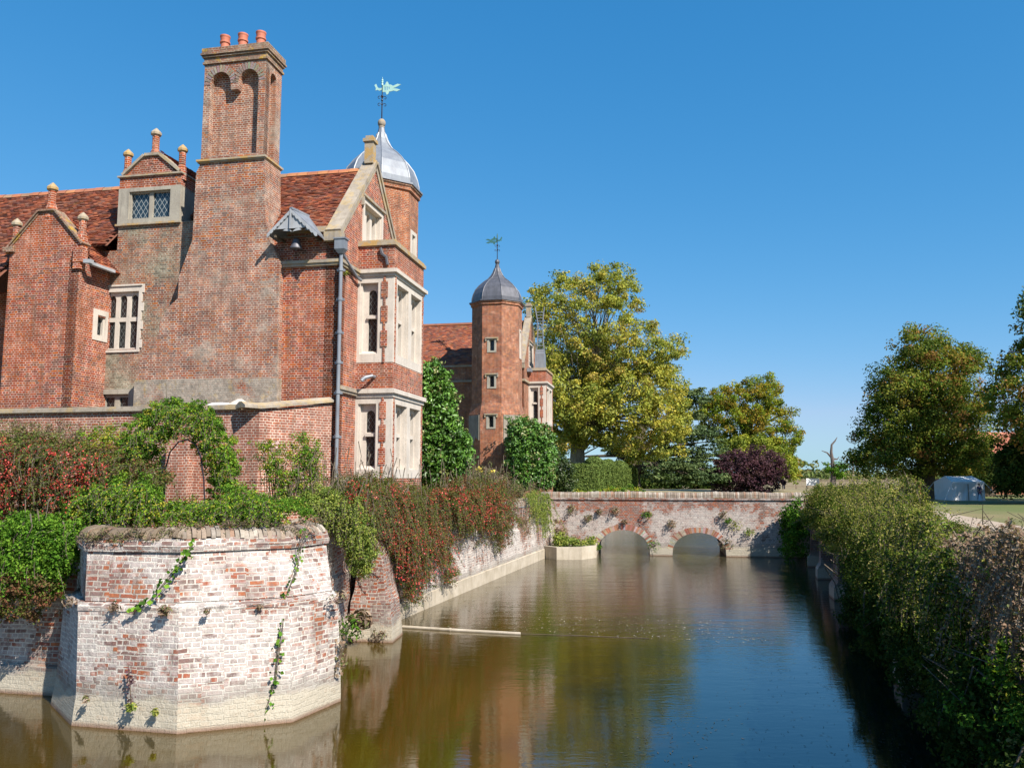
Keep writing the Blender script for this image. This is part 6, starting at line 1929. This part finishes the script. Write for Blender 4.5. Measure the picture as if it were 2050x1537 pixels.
def person(label, x, y, z, h=1.68, face=0.0, top=(.1, .3, .35), legs=(.03, .03, .05), hair=(.06, .04, .03), skirt=False, stride=.12, bag=None, group=None):
    t = thing('person', label, 'person', (x, y, z), group)
    k = h / 1.7
    f = Vector((math.sin(face), -math.cos(face), 0)); s = Vector((f.y, -f.x, 0)) * -1
    W = lambda a, b, c: Vector((x, y, z)) + s * a * k + f * b * k + Z * c * k
    skin = plain_mat('skin', (.50, .30, .22), .6)
    V_ = [W(0, 0, .95), W(0, 0, 1.15), W(0, 0, 1.38), W(0, .01, 1.46), W(0, .01, 1.56), W(0, .015, 1.66),
          W(.18, 0, 1.38), W(.25, .0, 1.12), W(.24, .12, .90), W(.24, .15, .82),
          W(-.18, 0, 1.38), W(-.25, .0, 1.12), W(-.24, .12, .90), W(-.24, .15, .82),
          W(.09, 0, .88), W(.1, stride * .6, .48), W(.1, stride * .5, .08), W(.1, stride * .5 + .16, .03),
          W(-.09, 0, .88), W(-.1, -stride * .3, .48), W(-.1, -stride * 1.2, .09), W(-.1, -stride * 1.2 + .16, .03)]
    E_ = [(0, 1), (1, 2), (2, 3), (3, 4), (4, 5), (2, 6), (6, 7), (7, 8), (8, 9), (2, 10), (10, 11), (11, 12), (12, 13), (0, 14), (14, 15), (15, 16), (16, 17), (0, 18), (18, 19), (19, 20), (20, 21)]
    rd = [.13, .12, .13, .055, .095, .075, .055, .042, .034, .03, .055, .042, .034, .03, .085, .06, .042, .035, .085, .06, .042, .035]
    skin_obj('body', V_, E_, [r * k for r in rd], skin, t, 1)
    skin_obj('shirt', [V_[0], V_[1], V_[2] - Z * .01, V_[6], V_[7], V_[10], V_[11]], [(0, 1), (1, 2), (2, 3), (3, 4), (2, 5), (5, 6)],
             [.155 * k, .145 * k, .145 * k, .07 * k, .055 * k, .07 * k, .055 * k], plain_mat('cloth', top, .9), t, 1)
    if skirt:
        mb = MB(); mb.lathe(tuple(W(0, 0, 0)), [(.15 * k, z + 1.0 * k), (.2 * k, z + .8 * k), (.27 * k, z + .35 * k), (.29 * k, z + .12 * k)], 12)
        mb.build('skirt', plain_mat('skirt_cloth', legs, .9), t, uv=False)
    else:
        skin_obj('trousers', [V_[0] - Z * .02, V_[14], V_[15], V_[16] + Z * .04, V_[18], V_[19], V_[20] + Z * .04], [(0, 1), (1, 2), (2, 3), (0, 4), (4, 5), (5, 6)],
                 [.14 * k, .1 * k, .075 * k, .06 * k, .1 * k, .075 * k, .06 * k], plain_mat('trouser_cloth', legs, .9), t, 1)
    mb = MB(); c_ = W(0, -.03, 1.62); mb.ball(tuple(c_), .115 * k, 10, 8, sq=1.05)
    mb.build('hair', plain_mat('hair', hair, .8), t, smooth=True, uv=False)
    mb = MB()
    for e_ in (-1, 1): mb.ball(tuple(W(.035 * e_, .10, 1.585)), .013 * k, 6, 4)
    mb.ball(tuple(W(0, .115, 1.555)), .018 * k, 6, 4)
    mb.build('face', plain_mat('face_detail', (.25, .12, .09), .6), t, uv=False)
    return t


q = at(1559, 981, 138); person('person in teal top and dark trousers standing by the purple tree', q.x, 138, 1.8, 1.7, .3, (.04, .30, .36), (.03, .04, .06))
q = at(1568, 981, 138); person('person in red top and dark trousers beside the teal-topped person', q.x, 138, 1.8, 1.72, -.2, (.45, .10, .12), (.03, .03, .07), stride=.2)
q = at(1963, 1003, 77); person('person in pale blue and red long dress walking past the tent', q.x, 77, 1.8, 1.15, 1.2, (.35, .03, .08), (.55, .65, .75), skirt=True)
q = at(1968, 1000, 79); person('person in navy clothes standing at the right side of the tent', q.x, 79.5, 1.8, 1.65, .2, (.05, .06, .16), (.04, .04, .09))
q = at(1980, 1000, 79); person('person in patterned grey smock right of the tent', q.x + .1, 80.5, 1.8, 1.6, .1, (.25, .25, .33), (.12, .12, .17), skirt=True)
q = at(2014, 1000, 82); person('person in turquoise shirt standing in the shade near the right edge', q.x, 82, 1.8, 1.65, .6, (.03, .35, .42), (.10, .08, .07))

# ================================================================== ON THE WATER
pp = thing('floating_pipe', 'pale pipe floating from the buttress across the moat with a thin rope beyond', 'pipe', tuple(at(808, 1253, 22)))
def w0pt(px, py, z=0.01):
    y = (CYP - py) / FPX; x = (px - CXP) / FPX
    dy = math.cos(PITCH) - y * math.sin(PITCH); dz = math.sin(PITCH) + y * math.cos(PITCH)
    t = (z - CAM_H) / dz
    return Vector((x * t, dy * t, z))
mb = MB(); mb.tube([w0pt(806, 1254, .03), w0pt(900, 1260, .03), w0pt(1042, 1268, .02)], .042, 8); mb.tube([w0pt(899, 1259.9, .03), w0pt(903, 1260.2, .03)], .055, 8)
mb.build('tube', M['pale_conc'], pp, uv=False)
mb = MB(); mb.tube([w0pt(1042, 1268, .02), w0pt(1150, 1271, .01), w0pt(1300, 1277, .01)], .008, 5); mb.build('rope', M['bark'], pp, uv=False)
mb = MB()
specks = []
def scatter(poly, n, smin, smax, pal, thin=.35):
    xs = [q[0] for q in poly]; ys = [q[1] for q in poly]; k = 0
    while k < n:
        px = RNG.uniform(min(xs), max(xs)); py = RNG.uniform(min(ys), max(ys))
        if not inside(np.array([px]), np.array([py]), poly)[0]: continue
        k += 1
        c0 = w0pt(px, py, .006 + RNG.uniform(0, .004)); s_ = RNG.uniform(smin, smax); an = RNG.uniform(0, 6.28)
        d1 = Vector((math.cos(an), math.sin(an), 0)) * s_; d2 = Vector((-d1.y, d1.x, 0)) * thin
        col = pal[int(RNG.integers(len(pal)))]
        mb.add([c0 - d1, c0 + d2, c0 + d1 + Z * .004, c0 - d2], [(0, 1, 2, 3)], col)
scatter([(860, 1215), (1000, 1165), (1060, 1215), (1050, 1262), (820, 1250)], 420, .012, .05, [(.3, .3, .2), (.12, .14, .05), (.4, .38, .3), (.08, .1, .04)])
scatter([(1050, 1225), (1300, 1235), (1500, 1245), (1560, 1290), (1300, 1280), (1050, 1262)], 420, .012, .05, [(.5, .48, .4), (.15, .17, .06), (.3, .25, .15)])
scatter([(1250, 1400), (1450, 1440), (1400, 1537), (1200, 1537)], 160, .015, .05, [(.012, .02, .008), (.02, .03, .012)], .2)
scatter([(1480, 1260), (1620, 1290), (1720, 1450), (1750, 1537), (1500, 1537), (1420, 1400)], 150, .015, .045, [(.012, .02, .008), (.02, .028, .012)], .18)
scatter([(1620, 1320), (1700, 1380), (1850, 1537), (1740, 1537)], 120, .012, .04, [(.02, .03, .012), (.03, .03, .015)], .25)
o = mb.build('pond_weed', M['cope_brick'], None, loc=(0, 20, 0), uv=False)
props(o, 'scattered floating weed and fallen leaves on the moat surface', 'weed', kind='stuff')

# ================================================================== LIGHT AND SKY
SUN_EL = R(43)
sh = U * math.sin(R(51)) - V * math.cos(R(51))           # horizontal direction towards the sun
sd_ = (sh * math.cos(SUN_EL) + Z * math.sin(SUN_EL)).normalized()
sun = bpy.data.lights.new('sun', 'SUN')
sun.energy = 4.9; sun.angle = R(.5); sun.color = (1.0, .93, .82)
so = bpy.data.objects.new('sun', sun)
so.rotation_euler = sd_.to_track_quat('Z', 'Y').to_euler()
COL.objects.link(so)
w = bpy.data.worlds.new('World'); scene.world = w; w.use_nodes = True
nt = w.node_tree; nt.nodes.clear()
o = nt.nodes.new('ShaderNodeOutputWorld'); bg = nt.nodes.new('ShaderNodeBackground')
sk = nt.nodes.new('ShaderNodeTexSky'); sk.sky_type = 'NISHITA'; sk.sun_disc = False
sk.sun_elevation = SUN_EL; sk.sun_rotation = math.atan2(sh.x, sh.y)
sk.altitude = 0; sk.air_density = 1.0; sk.dust_density = .15; sk.ozone_density = 2.6
# clear polarised autumn blue: the sky's own colour, graded channel by channel
NN = N(nt)
spx = NN('ShaderNodeSeparateColor', {0: sk.outputs[0]})
K = .085; XP = 1.85
chs = []
for i, (gain, pw) in enumerate(((1.52, 1.42), (.97, .68), (1.19, .5))):
    chs.append(NN.math('MULTIPLY', NN.math('POWER', NN.math('MULTIPLY', spx.outputs[i], K), pw), gain / XP / .1))
chs[0] = NN.math('MINIMUM', chs[0], NN.math('MULTIPLY', chs[1], .66))
cmb = NN('ShaderNodeCombineColor', {0: chs[0], 1: chs[1], 2: chs[2]})
nt.links.new(cmb.outputs[0], bg.inputs[0])
bg.inputs[1].default_value = .1
nt.links.new(bg.outputs[0], o.inputs[0])
scene.view_settings.view_transform = 'Standard'
scene.view_settings.look = 'None'
scene.view_settings.exposure = math.log2(XP)
scene.view_settings.gamma = 1
scene.render.engine = 'CYCLES'
scene.render.resolution_x, scene.render.resolution_y = 1024, 767
